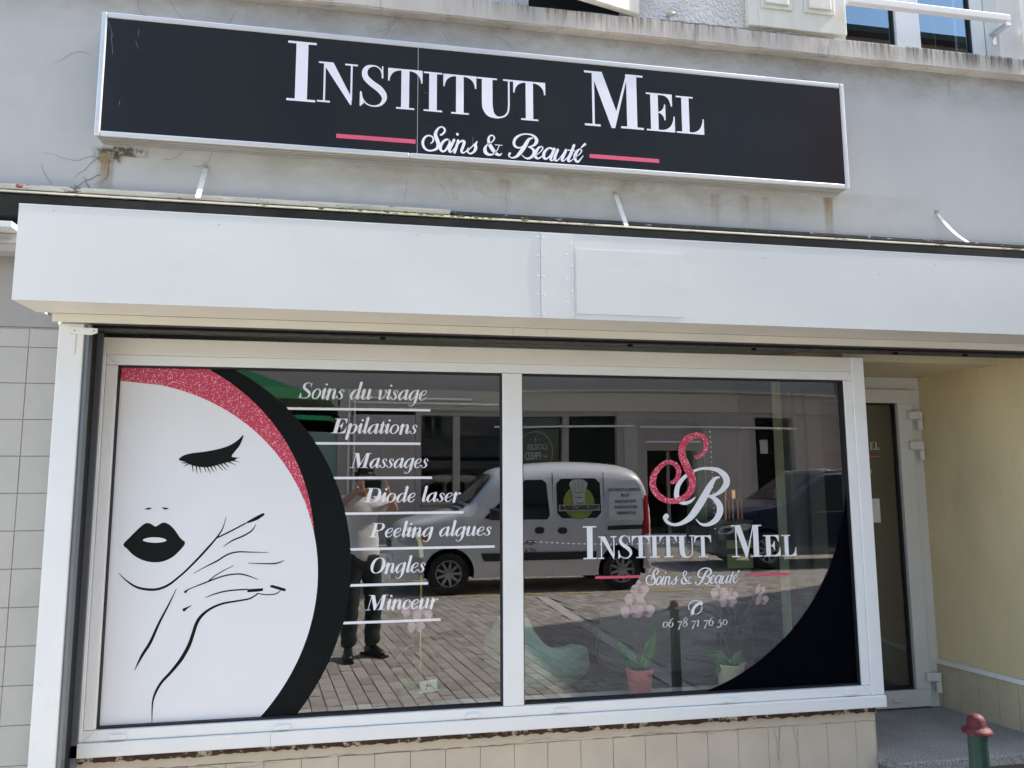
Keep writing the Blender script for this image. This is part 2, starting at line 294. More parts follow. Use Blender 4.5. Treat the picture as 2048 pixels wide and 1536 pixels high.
def italic_line(txt, x0, x1, zb, zt, y, m, parent, shear=.30, name='lettering', capw=1.35):
    H = zt-zb; k = H/1.62; adv = 0; items = []; prev = ''
    CW = {'S': 1.0, 'E': 1.25, 'M': 1.75, 'D': 1.45, 'P': 1.25, 'O': 1.3}
    for ch in txt:
        if ch == ' ': adv += .55; continue
        if ch in CW: items.append((ch, adv)); adv += CW[ch]+.08
        else: items.append((ch, adv)); adv += ITA[ch][1]
    total = adv+.25; kx = (x1-x0)/total; bm = BM(); j = [0]
    for ch, a in items:
        if ch in CW:
            g = cap_glyph(ch, x0+a*kx, x0+(a+CW[ch])*kx, zb, zt, t_*k); draw_glyph(bm, g, y, shear, zb, j)
        else:
            st = ITA[ch][0]; closed = st[0] == 'c'
            if st[0] in ('c', 'm'): st = st[1:]
            for s in st:
                j[0] += 1; pts = [(x0+(a+p[0])*kx+p[1]*k*shear, zb+p[1]*k, p[2]*kx) for p in s]
                ribbon(bm, pts, y-.00004*j[0], k=5, closed=closed)
    return link(name, bm, m, parent)
SCRIPT=[[[0.2992,3.1575,0.0086],[0.3077,3.1618,0.0087],[0.3172,3.1749,0.0095],[0.3171,3.1885,0.0087],[0.3032,3.1969,0.0069],[0.2882,3.1884,0.0086],[0.2775,3.1693,0.0138],[0.2755,3.1533,0.0164],[0.283,3.1313,0.0181],[0.2892,3.1092,0.0164],[0.2803,3.0882,0.012],[0.2611,3.0786,0.0086],[0.2419,3.0771,0.0086],[0.2247,3.0884,0.0111],[0.2173,3.108,0.012],[0.22,3.1285,0.0111],[0.2327,3.1453,0.0086],[0.2476,3.1497,0.0069],[0.2619,3.1432,0.0069],[0.2658,3.1299,0.0077],[0.2599,3.1173,0.006],[0.2531,3.1122,0.0043]],[[0.3381,3.1357,0.0087],[0.323,3.1358,0.0095],[0.3059,3.1173,0.013],[0.2974,3.094,0.0147],[0.3061,3.0789,0.0103],[0.319,3.0812,0.0086],[0.334,3.1014,0.0121],[0.3417,3.1224,0.0104],[0.3381,3.1357,0.0069]],[[0.3619,3.1376,0.0122],[0.3504,3.1117,0.013],[0.3405,3.0883,0.013],[0.3436,3.0773,0.0087],[0.3535,3.0825,0.0052],[0.3686,3.1041,0.0043]],[[0.3774,3.167,0.0131],[0.3776,3.1666,0.0131]],[[0.3814,3.136,0.0122],[0.3729,3.1044,0.013],[0.3644,3.0766,0.0121]],[[0.3729,3.1044,0.0043],[0.3858,3.1258,0.0061],[0.401,3.1361,0.0105],[0.4097,3.13,0.0131],[0.4033,3.1068,0.0131],[0.3968,3.0859,0.0122],[0.4034,3.0778,0.0078],[0.4164,3.0851,0.0052],[0.4294,3.1043,0.0044]],[[0.4207,3.0832,0.0035],[0.4446,3.11,0.0053],[0.4695,3.137,0.0062]],[[0.4678,3.1346,0.0062],[0.4621,3.1214,0.0141],[0.4634,3.1046,0.0149],[0.4556,3.0881,0.0114],[0.4403,3.0769,0.0079],[0.4286,3.0806,0.007],[0.4259,3.0904,0.0079]],[[0.5866,3.089,0.0036],[0.5764,3.08,0.0098],[0.5587,3.0869,0.0159],[0.5411,3.1084,0.0186],[0.5279,3.1325,0.0168],[0.5236,3.1537,0.0115],[0.5302,3.1693,0.008],[0.5412,3.1743,0.0062],[0.5514,3.1664,0.0071],[0.5487,3.1525,0.0071],[0.5346,3.1362,0.0044],[0.5169,3.1248,0.0071],[0.5073,3.1057,0.015],[0.5103,3.0877,0.0176],[0.5279,3.0781,0.0115],[0.5499,3.0844,0.0062],[0.5654,3.1034,0.0044],[0.5752,3.1279,0.0036]],[[0.5557,3.1287,0.0035],[0.5885,3.129,0.0036]],[[0.6909,3.1338,0.0054],[0.6721,3.1231,0.0072],[0.652,3.1284,0.0116],[0.6454,3.1463,0.0134],[0.6545,3.1701,0.0126],[0.6792,3.1883,0.0081],[0.7084,3.1944,0.0072],[0.7354,3.1905,0.01],[0.7524,3.1756,0.0154],[0.754,3.1572,0.0163],[0.7395,3.1399,0.0099],[0.7147,3.1301,0.0045]],[[0.7353,3.1766,0.0063],[0.7172,3.1682,0.0126],[0.699,3.1367,0.0189],[0.6764,3.1004,0.0179],[0.654,3.0767,0.0107],[0.6339,3.0711,0.0062],[0.6206,3.0788,0.0062],[0.6251,3.091,0.0116]],[[0.7147,3.1301,0.0036],[0.7357,3.1225,0.0117],[0.7428,3.1055,0.0154],[0.7345,3.0864,0.0135],[0.7142,3.0734,0.0099],[0.6964,3.0767,0.0063],[0.6844,3.0872,0.0036]],[[0.7503,3.0922,0.0036],[0.7698,3.1076,0.0045],[0.7844,3.1272,0.0064],[0.78,3.1375,0.0054],[0.7641,3.1293,0.0109],[0.749,3.1037,0.0154],[0.7502,3.083,0.0135],[0.7636,3.0771,0.0081],[0.7841,3.0925,0.0036]],[[0.8298,3.1307,0.0109],[0.8139,3.1327,0.0082],[0.7933,3.1117,0.0136],[0.7886,3.0882,0.0154],[0.7997,3.0775,0.0091],[0.818,3.0927,0.0055],[0.8365,3.1242,0.0046]],[[0.8411,3.1306,0.0128],[0.8303,3.1029,0.0137],[0.8224,3.0792,0.0136],[0.8313,3.0724,0.0064],[0.8497,3.0905,0.0036]],[[0.8579,3.1273,0.0128],[0.8466,3.0995,0.0137],[0.8427,3.077,0.0128],[0.8563,3.0748,0.0064],[0.8794,3.102,0.0055],[0.8944,3.1287,0.0055]],[[0.899,3.1291,0.0129],[0.8862,3.1002,0.0137],[0.8782,3.0787,0.0128],[0.8859,3.0737,0.0064],[0.9021,3.0898,0.0037]],[[0.9388,3.1569,0.012],[0.923,3.1146,0.0147],[0.9088,3.0833,0.0147],[0.9155,3.0736,0.0073],[0.9364,3.09,0.0037]],[[0.9095,3.1299,0.0055],[0.9416,3.1291,0.0055]],[[0.9396,3.0949,0.0037],[0.9619,3.1106,0.0046],[0.9751,3.1288,0.0065],[0.9707,3.1392,0.0055],[0.9553,3.1301,0.0111],[0.9425,3.1044,0.0157],[0.944,3.0836,0.0138],[0.9577,3.0753,0.0092],[0.9825,3.1065,0.0037]],[[0.974,3.1475,0.0056],[0.9928,3.1658,0.0121]]]
MONO_S=[[[1.5623,1.6731,0.0198],[1.5929,1.684,0.0175],[1.6148,1.7196,0.0246],[1.6134,1.7579,0.0281],[1.585,1.7785,0.0269],[1.5499,1.775,0.0291],[1.5113,1.7519,0.0336],[1.4908,1.7137,0.037],[1.493,1.6757,0.0381],[1.5072,1.6378,0.0393],[1.526,1.6,0.0405],[1.539,1.5622,0.0381],[1.5348,1.5245,0.0358],[1.5134,1.4925,0.0322],[1.4754,1.4703,0.0275],[1.4295,1.4622,0.0262],[1.3845,1.4748,0.0284],[1.3487,1.507,0.0317],[1.3369,1.547,0.0328],[1.3472,1.5897,0.0307],[1.375,1.6245,0.0251],[1.4128,1.6486,0.0195],[1.447,1.6422,0.023],[1.4691,1.619,0.0253],[1.4692,1.5893,0.0241],[1.4528,1.5599,0.0206],[1.4336,1.5508,0.0171]]]
MONO_B=[[[1.5503,1.4788,0.0058],[1.5266,1.4603,0.0138],[1.4977,1.4525,0.0172],[1.4667,1.4662,0.0252],[1.4563,1.4956,0.0252],[1.4662,1.5357,0.0229],[1.4962,1.5731,0.0184],[1.5375,1.6,0.0139],[1.5845,1.6161,0.0116],[1.6311,1.6171,0.0152],[1.6775,1.6078,0.0235],[1.7114,1.5778,0.0329],[1.7158,1.5452,0.0329],[1.691,1.5128,0.0234],[1.6551,1.4914,0.014],[1.6141,1.4837,0.0058]],[[1.679,1.5752,0.0082],[1.6553,1.5671,0.0164],[1.6307,1.5348,0.0291],[1.5966,1.4811,0.0359],[1.5599,1.4279,0.0357],[1.5239,1.3856,0.0298],[1.4829,1.3596,0.0194],[1.4428,1.3507,0.0136],[1.4091,1.3607,0.0147],[1.3945,1.382,0.0192],[1.4016,1.3914,0.0249]],[[1.6141,1.4837,0.0046],[1.6457,1.4753,0.0209],[1.6734,1.4428,0.0315],[1.6747,1.4052,0.0326],[1.65,1.368,0.0267],[1.6087,1.3483,0.0162],[1.5743,1.3531,0.0104],[1.5521,1.3746,0.0046]]]
PHONE=[[[1.5473,0.9936,0.0042],[1.531,0.9963,0.0042],[1.5135,0.99,0.0042],[1.5009,0.9767,0.0042],[1.4993,0.9597,0.0042],[1.506,0.951,0.0023]],[[1.5642,0.9704,0.0023],[1.5656,0.9596,0.0042],[1.5585,0.9449,0.0042],[1.545,0.9347,0.0042],[1.5319,0.933,0.0023]],[[1.5574,0.9886,0.0122],[1.5632,0.9807,0.0159]],[[1.5586,0.9842,0.0141],[1.5419,0.9762,0.0122],[1.525,0.961,0.014],[1.5174,0.9442,0.0158],[1.5199,0.9369,0.014]],[[1.5116,0.9389,0.0056],[1.5082,0.9232,0.0019]]]
FACE=[[[-1.018,1.1871,0.002],[-0.9863,1.1556,0.0053],[-0.9449,1.128,0.0087],[-0.8976,1.1169,0.0101],[-0.8574,1.1185,0.0101],[-0.8178,1.1356,0.0095],[-0.7786,1.1676,0.0082],[-0.7525,1.1916,0.0082],[-0.7133,1.2333,0.0089],[-0.674,1.2788,0.009],[-0.6397,1.3212,0.007],[-0.6149,1.3605,0.0049],[-0.6009,1.411,0.0021]],[[-0.6377,1.3234,0.0056],[-0.5796,1.3527,0.0063],[-0.5176,1.3859,0.0057]],[[-0.5106,1.3894,0.0085],[-0.4758,1.4057,0.0156],[-0.448,1.4222,0.0114]],[[-0.6063,1.2883,0.0021],[-0.571,1.3128,0.0056],[-0.5227,1.3337,0.0063],[-0.4917,1.3549,0.0057],[-0.477,1.3802,0.0021]],[[-0.7225,1.1782,0.0021],[-0.6776,1.204,0.0041],[-0.6302,1.2279,0.0062],[-0.5896,1.2535,0.0063],[-0.5481,1.2641,0.0056],[-0.4918,1.2622,0.0042],[-0.421,1.2593,0.0021]],[[-0.5007,1.2163,0.0021],[-0.4477,1.2129,0.0042],[-0.3981,1.2117,0.0057],[-0.3698,1.2169,0.005],[-0.3543,1.2252,0.0021]],[[-0.7518,1.1035,0.0109],[-0.7353,1.115,0.0041],[-0.6747,1.1387,0.0055],[-0.6068,1.1631,0.0056],[-0.5584,1.1711,0.0056],[-0.5164,1.1679,0.0056],[-0.4609,1.1471,0.0021]],[[-0.6646,1.1426,0.0041],[-0.6346,1.1674,0.0042],[-0.594,1.1913,0.0035],[-0.5612,1.2069,0.0021]],[[-0.67,1.0764,0.0021],[-0.6382,1.0895,0.0048],[-0.5835,1.1021,0.0056],[-0.5036,1.1068,0.0056]],[[-0.4573,1.0876,0.0035],[-0.4219,1.0816,0.0042],[-0.3867,1.0834,0.0043],[-0.3658,1.0957,0.0036]],[[-0.4573,1.0876,0.0056],[-0.4916,1.0673,0.0063],[-0.547,1.0584,0.007],[-0.6021,1.0496,0.0083],[-0.6494,1.03,0.0096],[-0.6825,1.0031,0.0123],[-0.7016,0.9723,0.0136],[-0.7133,0.931,0.0136],[-0.728,0.8831,0.0149],[-0.7558,0.8291,0.0148],[-0.7936,0.7795,0.0121],[-0.8283,0.7403,0.0107],[-0.8495,0.7006,0.0093],[-0.8592,0.6573,0.006],[-0.8574,0.5832,0.002]],[[-0.7531,1.03,0.0136],[-0.7452,1.0353,0.0082],[-0.7253,1.0465,0.002]],[[-0.7884,1.1165,0.002],[-0.8139,1.0564,0.0061],[-0.8503,0.9778,0.0094],[-0.8798,0.9031,0.012],[-0.9102,0.8496,0.0106],[-0.9355,0.793,0.002]]]
LASH=[[[-0.7491,1.6418,0.0056],[-0.7439,1.6052,0.0014]],[[-0.7328,1.636,0.0056],[-0.7283,1.5993,0.0014]],[[-0.7208,1.633,0.0056],[-0.711,1.6015,0.0014]],[[-0.7019,1.633,0.0056],[-0.6895,1.6036,0.0014]],[[-0.6893,1.633,0.0063],[-0.6725,1.5992,0.0014]],[[-0.6754,1.6345,0.0063],[-0.6587,1.605,0.0014]],[[-0.663,1.6403,0.0063],[-0.6478,1.6124,0.0014]],[[-0.6512,1.6433,0.0063],[-0.6217,1.6108,0.0014]],[[-0.6372,1.6462,0.0063],[-0.6077,1.6138,0.0014]],[[-0.6232,1.6492,0.0064],[-0.5976,1.6255,0.0014]],[[-0.6129,1.6551,0.0064],[-0.5696,1.6359,0.0014]],[[-0.5989,1.6581,0.0064],[-0.556,1.6492,0.0014]],[[-0.5922,1.6677,0.0057],[-0.5552,1.6662,0.0014]],[[-0.7808,1.6528,0.0056],[-0.8032,1.6572,0.0014]],[[-0.7736,1.6455,0.0056],[-0.7929,1.6448,0.0014]],[[-0.763,1.6418,0.0056],[-0.7832,1.6301,0.0014]]]
LASHPOLY=[[[-0.804,1.6579],[-0.7888,1.6748],[-0.7546,1.6859],[-0.699,1.6934],[-0.6362,1.7069],[-0.5944,1.7233],[-0.5632,1.7458],[-0.5426,1.7661],[-0.5553,1.7235],[-0.5735,1.6974],[-0.5876,1.6766],[-0.5837,1.6684],[-0.5673,1.6662],[-0.5775,1.6551],[-0.6125,1.6455],[-0.6404,1.6374],[-0.6821,1.6271],[-0.7241,1.6286],[-0.7593,1.6382],[-0.7772,1.6492]],[[-0.9331,1.4496],[-0.9152,1.4558],[-0.9002,1.4543],[-0.9147,1.4472]],[[-0.8662,1.456],[-0.8457,1.4551],[-0.8331,1.4499],[-0.8501,1.4473]]]
LIPS=[[[-1.0066,1.3045],[-0.9828,1.3343],[-0.9511,1.3692],[-0.9286,1.3888],[-0.9118,1.3914],[-0.8979,1.3848],[-0.884,1.3767],[-0.8708,1.3844],[-0.8542,1.3927],[-0.8335,1.3867],[-0.8084,1.3635],[-0.7828,1.3273],[-0.7626,1.3056],[-0.7836,1.2739],[-0.813,1.2462],[-0.8495,1.2307],[-0.8899,1.2288],[-0.9308,1.2396],[-0.9654,1.26],[-0.9901,1.2851]],[[-0.5022,1.1068],[-0.437,1.1092],[-0.438,1.0978],[-0.4646,1.095],[-0.5017,1.094]],[[-0.4091,1.1199],[-0.3986,1.1217],[-0.3434,1.1043],[-0.3437,1.0936],[-0.3552,1.0953],[-0.4075,1.1126]],[[-0.9317,1.3207],[-0.922,1.3276],[-0.902,1.3315],[-0.8851,1.3319],[-0.8647,1.3302],[-0.8475,1.3256],[-0.8376,1.319],[-0.8468,1.3128],[-0.867,1.3096],[-0.8873,1.3093],[-0.9077,1.3118],[-0.9227,1.3156]]]
# ================================================================ SETTING
def paving_mat():
    m = mat('clay_paver', (.37, .335, .30), .85, .16, 3, bump=.35, bscale=45, grit=.22)
    n = m.node_tree.nodes; l = m.node_tree.links; oi = n.new('ShaderNodeObjectInfo'); return m
PAV = paving_mat()
PAVS = [PAV, mat('clay_paver_dark', (.30, .27, .245), .87, .16, 3, bump=.35, bscale=45, grit=.22), mat('clay_paver_pale', (.43, .385, .35), .83, .14, 3, bump=.35, bscale=45, grit=.22)]
JOINT = mat('paving_joint_sand', (.15, .13, .11), .95, .25, 12)
ASPH = mat('far_paving', (.33, .30, .275), .9, .12, 2, bump=.2)
ground = link('ground', B(-120, 120, -120, .0, -.5, -.045), ASPH); tag(ground, kind='structure')
paving = link('paving', B(-6, 13, -13.2, -.12, -.3, -.012), JOINT); tag(paving, kind='structure')
# pavers 20 x 10 cm, courses turned 8 degrees from the shop's axis
ca, sa = cos(radians(-8)), sin(radians(-8))
def paver_frame(u, v): return (u*ca-v*sa, u*sa+v*ca)
cells = []
for i in range(-90, 160):
    for jx in range(-80, 14):
        u = i*.103; v = jx*.206+(.103 if i % 2 else 0); x, y = paver_frame(u, v)
        if -5.8 < x < 12.8 and -13.0 < y < -.3 and not (2.33 < x < 2.50 and y > -7.3): cells.append((x, y, i, jx))
cells.sort(key=lambda c: (c[0]-.7)**2+(c[1]+2.4)**2)
pm = bmesh.new(); box(pm, -.048, .048, -.0975, .0975, -.03, 0, .004); pmesh = []
for k in range(3):
    me = bpy.data.meshes.new('paving_stone'); pm.to_mesh(me); me.materials.append(PAVS[k]); pmesh.append(me)
pm.free()
rnd = random.Random(3)
for x, y, i, jx in cells[:300]:
    o = bpy.data.objects.new('paving_stone', pmesh[rnd.choice((0, 0, 1, 2))]); C.objects.link(o); o.parent = paving
    o.location = (x, y, rnd.uniform(-.003, .001)); o.rotation_euler = (rnd.uniform(-.008, .008), rnd.uniform(-.008, .008), radians(-8)+rnd.uniform(-.012, .012))
vs, fs, mi = [], [], []
for x, y, i, jx in cells[300:]:
    z = rnd.uniform(-.004, .002); b0 = len(vs); dv = rnd.uniform(-.01, .01)
    for (du, dw, dz) in ((-.0475, -.0955, z), (.0475, -.0955, z), (.0475, .0955, z), (-.0475, .0955, z)):
        px, py = du*ca-dw*(sa+dv), du*(sa+dv)+dw*ca; vs.append((x+px, y+py, dz+rnd.uniform(-.001, .001)))
    for (du, dw, dz) in ((-.0505, -.101, -.011), (.0505, -.101, -.011), (.0505, .101, -.011), (-.0505, .101, -.011)):
        px, py = du*ca-dw*sa, du*sa+dw*ca; vs.append((x+px, y+py, dz))
    fs.append((b0, b0+1, b0+2, b0+3)); fs += [(b0+4+q, b0+4+(q+1) % 4, b0+(q+1) % 4, b0+q) for q in range(4)]; mi += [rnd.choice((0, 0, 1, 2))]*5
me = bpy.data.meshes.new('paving_stone_field'); me.from_pydata(vs, [], fs); [me.materials.append(q) for q in PAVS]
for p, q in zip(me.polygons, mi): p.material_index = q
o = bpy.data.objects.new('paving_stone_field', me); C.objects.link(o); o.parent = paving; tag(o, kind='stuff')
# pale gutter stones running out from the shop
for k in range(26):
    y = -.45-k*.262; o = link('gutter_stone', B(-.078, .078, -.125, .125, -.04, -.002, .006), mat('pale_gutter_stone', (.52, .48, .45), .85, .1, 8, bump=.3, grit=.2), paving); o.location = (2.415, y, 0)
bm = BM(); k = 0; x = -4.5
YM = mat('yellow_road_paint', (.62, .46, .11), .8, .25, 30, col2=(.36, .31, .25), mask=(25, .5, .62))
while x < 11:
    L = .5; poly(bm, [(x, -7.40, .004), (x+L, -7.40, .004), (x+L, -7.31, .004), (x, -7.31, .004)]); x += .72
o = link('yellow_parking_marking', bm, YM); tag(o, kind='structure')

# ---- interior of the shop (seen through the panes)
IW = mat('pale_green_wall_paint', (.74, .79, .60), .8, .04, 2); IC = mat('white_ceiling_paint', (.66, .66, .60), .8, .04, 2)
IF = mat('grey_wood_floor', (.20, .19, .18), .5, .2, 3, stretch=(1, 9, 1)); DKW = mat('dark_brown_partition', (.035, .03, .026), .6, .2, 3)
floor = tag(link('floor', recalc(box(B(-3.2, 2.43, .24, 6.6, .16, .262), 2.431, 5.0, .715, 6.6, .16, .262)), IF), kind='structure')
ceil = tag(link('ceiling', B(-3.2, 5.0, .09, 6.6, 2.405, 2.5), IC), kind='structure')
tag(link('interior_beam', B(-3.2, 3.92, 3.5, 3.72, 2.225, 2.403), IW), kind='structure')
tag(link('interior_back_wall', B(-3.2, 5.0, 6.4, 6.6, .262, 2.405), DKW), kind='structure')
tag(link('interior_left_wall', B(-3.35, -3.202, .1, 6.6, .262, 2.405), DKW), kind='structure')
tag(link('interior_right_wall', B(5.0, 5.15, .9, 6.6, .262, 2.405), DKW), kind='structure')
for x, y in ((2.15, 1.5), (.35, 1.75), (3.3, 2.7), (1.2, 2.9)):
    d = thing('recessed_ceiling_light', 'round recessed spotlight %s' % {2.15: 'above the pink and white monogram', .35: 'at the top of the left pane near the mullion', 3.3: 'close to the right inner wall', 1.2: 'deepest inside, over the green chair'}[x], 'ceiling light', (x, y, 2.402), group='recessed ceiling spotlights')
    bm = BM(); lathe(bm, [(.075, -.001), (.078, -.008), (.062, -.008), (.055, .0)], cap=False); link('trim_ring', bm, mat('dark_ring', (.12, .12, .11), .4), d, smooth=True)
    bm = BM(); lathe(bm, [(.056, -.003), (.02, -.004)]); link('lens', bm, mat('lens_grey', (.35, .36, .34), .3), d)
# pale door post and glazed partition on the right
part = thing('glazed_partition', 'pale green posts and glass of the inner partition behind the right pane', 'partition', (2.85, 1.5, .262))
for (x0, x1, y0, y1) in ((-.035, .045, -.03, .03), (.075, .115, -.02, .02)):
    link('post', B(x0, x1, y0, y1, 0, 2.138, .003), IW, part)
link('glass_panel', B(-.008, .0, .03, .6, .02, 2.1), GLASSD, part)
tag(link('salmon_wall', B(2.645, 3.05, .95, 1.02, .262, 2.403), mat('salmon_wall_paint', (.80, .40, .27), .8, .06, 2)), kind='structure')

# ================================================================ THE SHOP BUILDING
shop = thing('shop_building', 'grey rendered shop building with concrete ledge, cream tiles and shuttered upper windows', 'building')
# upper rendered wall, ledge and first-floor wall
link('rendered_wall', B(-4.2, 7, 0, .3, 2.812, 3.86), WALL, shop)
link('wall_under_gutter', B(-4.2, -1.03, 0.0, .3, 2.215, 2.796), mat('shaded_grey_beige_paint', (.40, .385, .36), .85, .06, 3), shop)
link('lintel', B(-1.026, 7, .10, .3, 2.3, 2.796), DARK, shop)
bm = BM(); prism(bm, [(0, 0), (0, 0)] if 0 else [(-4.2, 3.785), (7, 3.785), (7, 3.885), (-4.2, 3.885)], -.055, .4)
bmesh.ops.bevel(bm, geom=[e for e in bm.edges if abs(e.verts[0].co.x-e.verts[1].co.x) > 1 and e.verts[0].co.y < 0], offset=.006, segments=2, affect='EDGES')
bmesh.ops.subdivide_edges(bm, edges=[e for e in bm.edges if abs(e.verts[0].co.x-e.verts[1].co.x) > 1], cuts=180)
r = random.Random(5)
for v in bm.verts: v.co.z += r.uniform(-.0022, .0022); v.co.y += r.uniform(-.0012, .0012)
link('ledge', bm, LEDGE, shop)
link('upper_wall', B(1.30, 2.44, .02, .3, 3.86, 5.49), ROUGH, shop); link('upper_wall', B(-4.2, .747, .02, .3, 3.86, 5.49), ROUGH, shop)
link('upper_wall', B(3.462, 7, .02, .3, 3.86, 5.49), mat('smooth_white_reveal', (.66, .66, .64), .8, .06, 2), shop)
link('upper_wall', B(-4.2, 7, .02, .3, 5.5, 9.5), ROUGH, shop)
# right-hand upper window
uw = link('upper_window', recalc(box(box(box(box(box(BM(), 2.47, 2.56, .09, .15, 3.93, 5.4), 3.375, 3.455, .09, .15, 3.93, 5.4), 2.875, 3.025, .08, .15, 3.93, 5.4), 2.56, 2.875, .09, .15, 3.93, 3.985), 3.025, 3.375, .09, .15, 3.93, 3.985)), PVC, shop)
for a, b in ((2.56, 2.875), (3.025, 3.375)): link('pane', B(a, b, .11, .116, 3.985, 5.35), GLASSU, uw)
bm = BM()
for a, b in ((2.56, 2.875), (3.025, 3.375)):
    for (p, q, z0, z1) in ((a, a+.012, 3.985, 5.3), (b-.012, b, 3.985, 5.3), (a+.013, b-.013, 3.985, 3.995)): box(bm, p, q, .098, .112, z0, z1)
link('gasket', bm, BLACKR, uw)
tag(link('dark_room_behind_upper_window', B(2.3, 3.7, .75, .8, 3.8, 5.5), DARK), kind='structure')
link('interior_curtain', B(3.25, 3.375, .22, .23, 3.93, 5.3), mat('grey_green_curtain', (.25, .28, .25), .9), uw)
link('window_jamb', B(3.457, 3.66, -.01, .088, 3.886, 5.4, .004), mat('jamb_paint', (.70, .69, .66), .6, .08, 3), shop)
link('window_jamb', B(3.661, 4.2, -.03, .02, 3.886, 5.4, .004), mat('jamb_paint'if 0 else 'jamb_paint', (.7, .69, .66)), shop)
# left upper window: dark opening with a half-open shutter
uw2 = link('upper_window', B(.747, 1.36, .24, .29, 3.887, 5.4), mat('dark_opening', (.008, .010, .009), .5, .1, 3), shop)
link('window_sill', B(.747, 1.30, .03, .235, 3.887, 3.905), LEDGE, shop)
SHP = mat('cream_shutter_paint', (.68, .67, .58), .6, .07, 5, bump=.15, bscale=40, stretch=(4, 4, .6), col2=(.52, .46, .33), mask=(6, .6, .78))
def shutter(x, y, rz, w, label=None):
    s = link('shutter', B(0, w, -.018, .018, 0, 1.45, .004), SHP, shop); s.location = (x, y, 3.915 if w > .5 else 3.925); s.rotation_euler = (0, 0, rz)
    for a, b in ((.07, w/2-.035), (w/2+.035, w-.07)):
        for z0, z1 in ((.10, .62), (.72, 1.36)):
            bm = BM(); box(bm, a, b, -.026, -.0185, z0, z1, .003); box(bm, a+.022, b-.022, -.034, -.0265, z0+.022, z1-.022, .006); link('shutter_panel', bm, SHP, s)
    return s
shutter(1.905, -.035, 0, .565); sh2 = shutter(.83, -.135, radians(15), .4999)
bm = BM(); [lathe(bm, [(.006, -.03), (.006, -.019)], cx=0) for _ in range(1)]; bm.free()
# shutter stops and cable on the ledge
for x in (2.14, 1.47):
    bm = BM(); tube(bm, [(x, -.03, 3.885), (x, -.03, 3.93)], .008); tube(bm, [(x-.015, -.035, 3.928), (x+.03, -.045, 3.935)], .010)
    link('shutter_stop', bm, mat('painted_iron', (.45, .42, .36), .6, .2, 9), shop, smooth=True)
bm = BM(); tube(bm, [(1.42+.02*i, -.045+.004*sin(i), 3.892+.002*sin(i*1.7)) for i in range(40)], .004, 6); link('cable', bm, mat('grey_cable', (.3, .3, .29), .6), shop, smooth=True)
# guard rail across the upper window
rail = link('guard_rail', B(2.44, 3.425, -.125, -.09, 4.058, 4.096, .004), mat('white_painted_wood', (.74, .74, .72), .5, .05, 5, stretch=(.4, 6, 6)), shop)
link('rail_bracket', box(B(3.395, 3.43, -.12, .0, 4.035, 4.05), 3.40, 3.425, -.02, -.012, 3.98, 4.034), ALU, shop)
bm = BM(); tube(bm, [(3.585, -.055, 3.89), (3.585, -.055, 5.5)], .02, 12); lathe(bm, [(.026, 4.04), (.026, 4.09)], 3.585, -.055, 12); link('drainpipe', bm, PVC, shop, smooth=True)

GUT = mat('shaded_gutter_dark', (.014, .015, .014), .8, .3, 6, col2=(.05, .045, .035), mask=(1.2, .5, .8), spec=.2)
# recess behind the awning box, shade put into its near-black colour, with flaking strips
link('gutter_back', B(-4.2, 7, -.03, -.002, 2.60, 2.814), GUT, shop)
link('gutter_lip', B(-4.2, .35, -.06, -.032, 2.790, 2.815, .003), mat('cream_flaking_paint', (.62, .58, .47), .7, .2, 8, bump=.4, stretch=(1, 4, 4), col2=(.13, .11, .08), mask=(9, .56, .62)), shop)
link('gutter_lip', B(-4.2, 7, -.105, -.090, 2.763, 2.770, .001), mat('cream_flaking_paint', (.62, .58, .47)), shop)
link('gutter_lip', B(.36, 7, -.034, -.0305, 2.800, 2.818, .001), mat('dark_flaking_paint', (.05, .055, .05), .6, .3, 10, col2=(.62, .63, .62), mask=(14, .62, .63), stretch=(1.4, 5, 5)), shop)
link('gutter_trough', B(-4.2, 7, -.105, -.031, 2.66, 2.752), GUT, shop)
bm = BM(); r = random.Random(11)
for k in range(260):
    x = .05+r.gauss(.25, .28); 
    if not -.5 < x < 1.0: continue
    b = r.uniform(.004, .011); c = (x, -.095+r.uniform(-.01, .02), 2.768+r.uniform(-.001, .006)*(1.2 if x < .2 else .5))
    bmesh.ops.create_icosphere(bm, subdivisions=1, radius=b, matrix=Matrix.Translation(c) @ Matrix.Diagonal((1.5, 1, .6, 1)))
o = link('moss', bm, mat('moss_green', (.10, .12, .02), .95, .5, 60, bump=.8), shop); tag(o, kind='stuff')
# three iron stays from wall to awning
for (xa, za, xb, zb, y, m) in ((-.745, 2.965, -.745, 2.771, -.13, 'painted_iron_white'), (1.172, 2.967, 1.192, 2.77, -.10, 'painted_iron_white'), (2.969, 2.982, 3.075, 2.796, -.08, 'painted_iron_white')):
    M_ = mat(m, (.66, .66, .62), .6, .12, 30, bump=.3); bm = BM(); d = .006
    for i in range(6):
        t0, t1 = i/6, (i+1)/6; f = lambda t: (xa+(xb-xa)*t, -.002+(y+.002)*t, za+(zb-za)*t-.02*sin(pi*t)*(1 if xa > 2 else 0))
        a, b = f(t0), f(t1)
        v = [bm.verts.new((p[0]+s*.011, p[1], p[2]+e)) for p in (a, b) for s in (-1, 1) for e in (0, .004)]
        for q in ((0, 2, 6, 4), (1, 5, 7, 3), (0, 4, 5, 1), (2, 3, 7, 6)): bm.faces.new([v[k] for k in q])
    link('iron_stay', recalc(bm), M_, shop)
    link('wall_plug', lathe(BM(), [(.012, 0), (.008, .012)], 0, 0, 10), mat('grey_cable', (.3, .3, .29)), shop, loc=(xa, -.001, za)).rotation_euler = (pi/2, 0, 0)
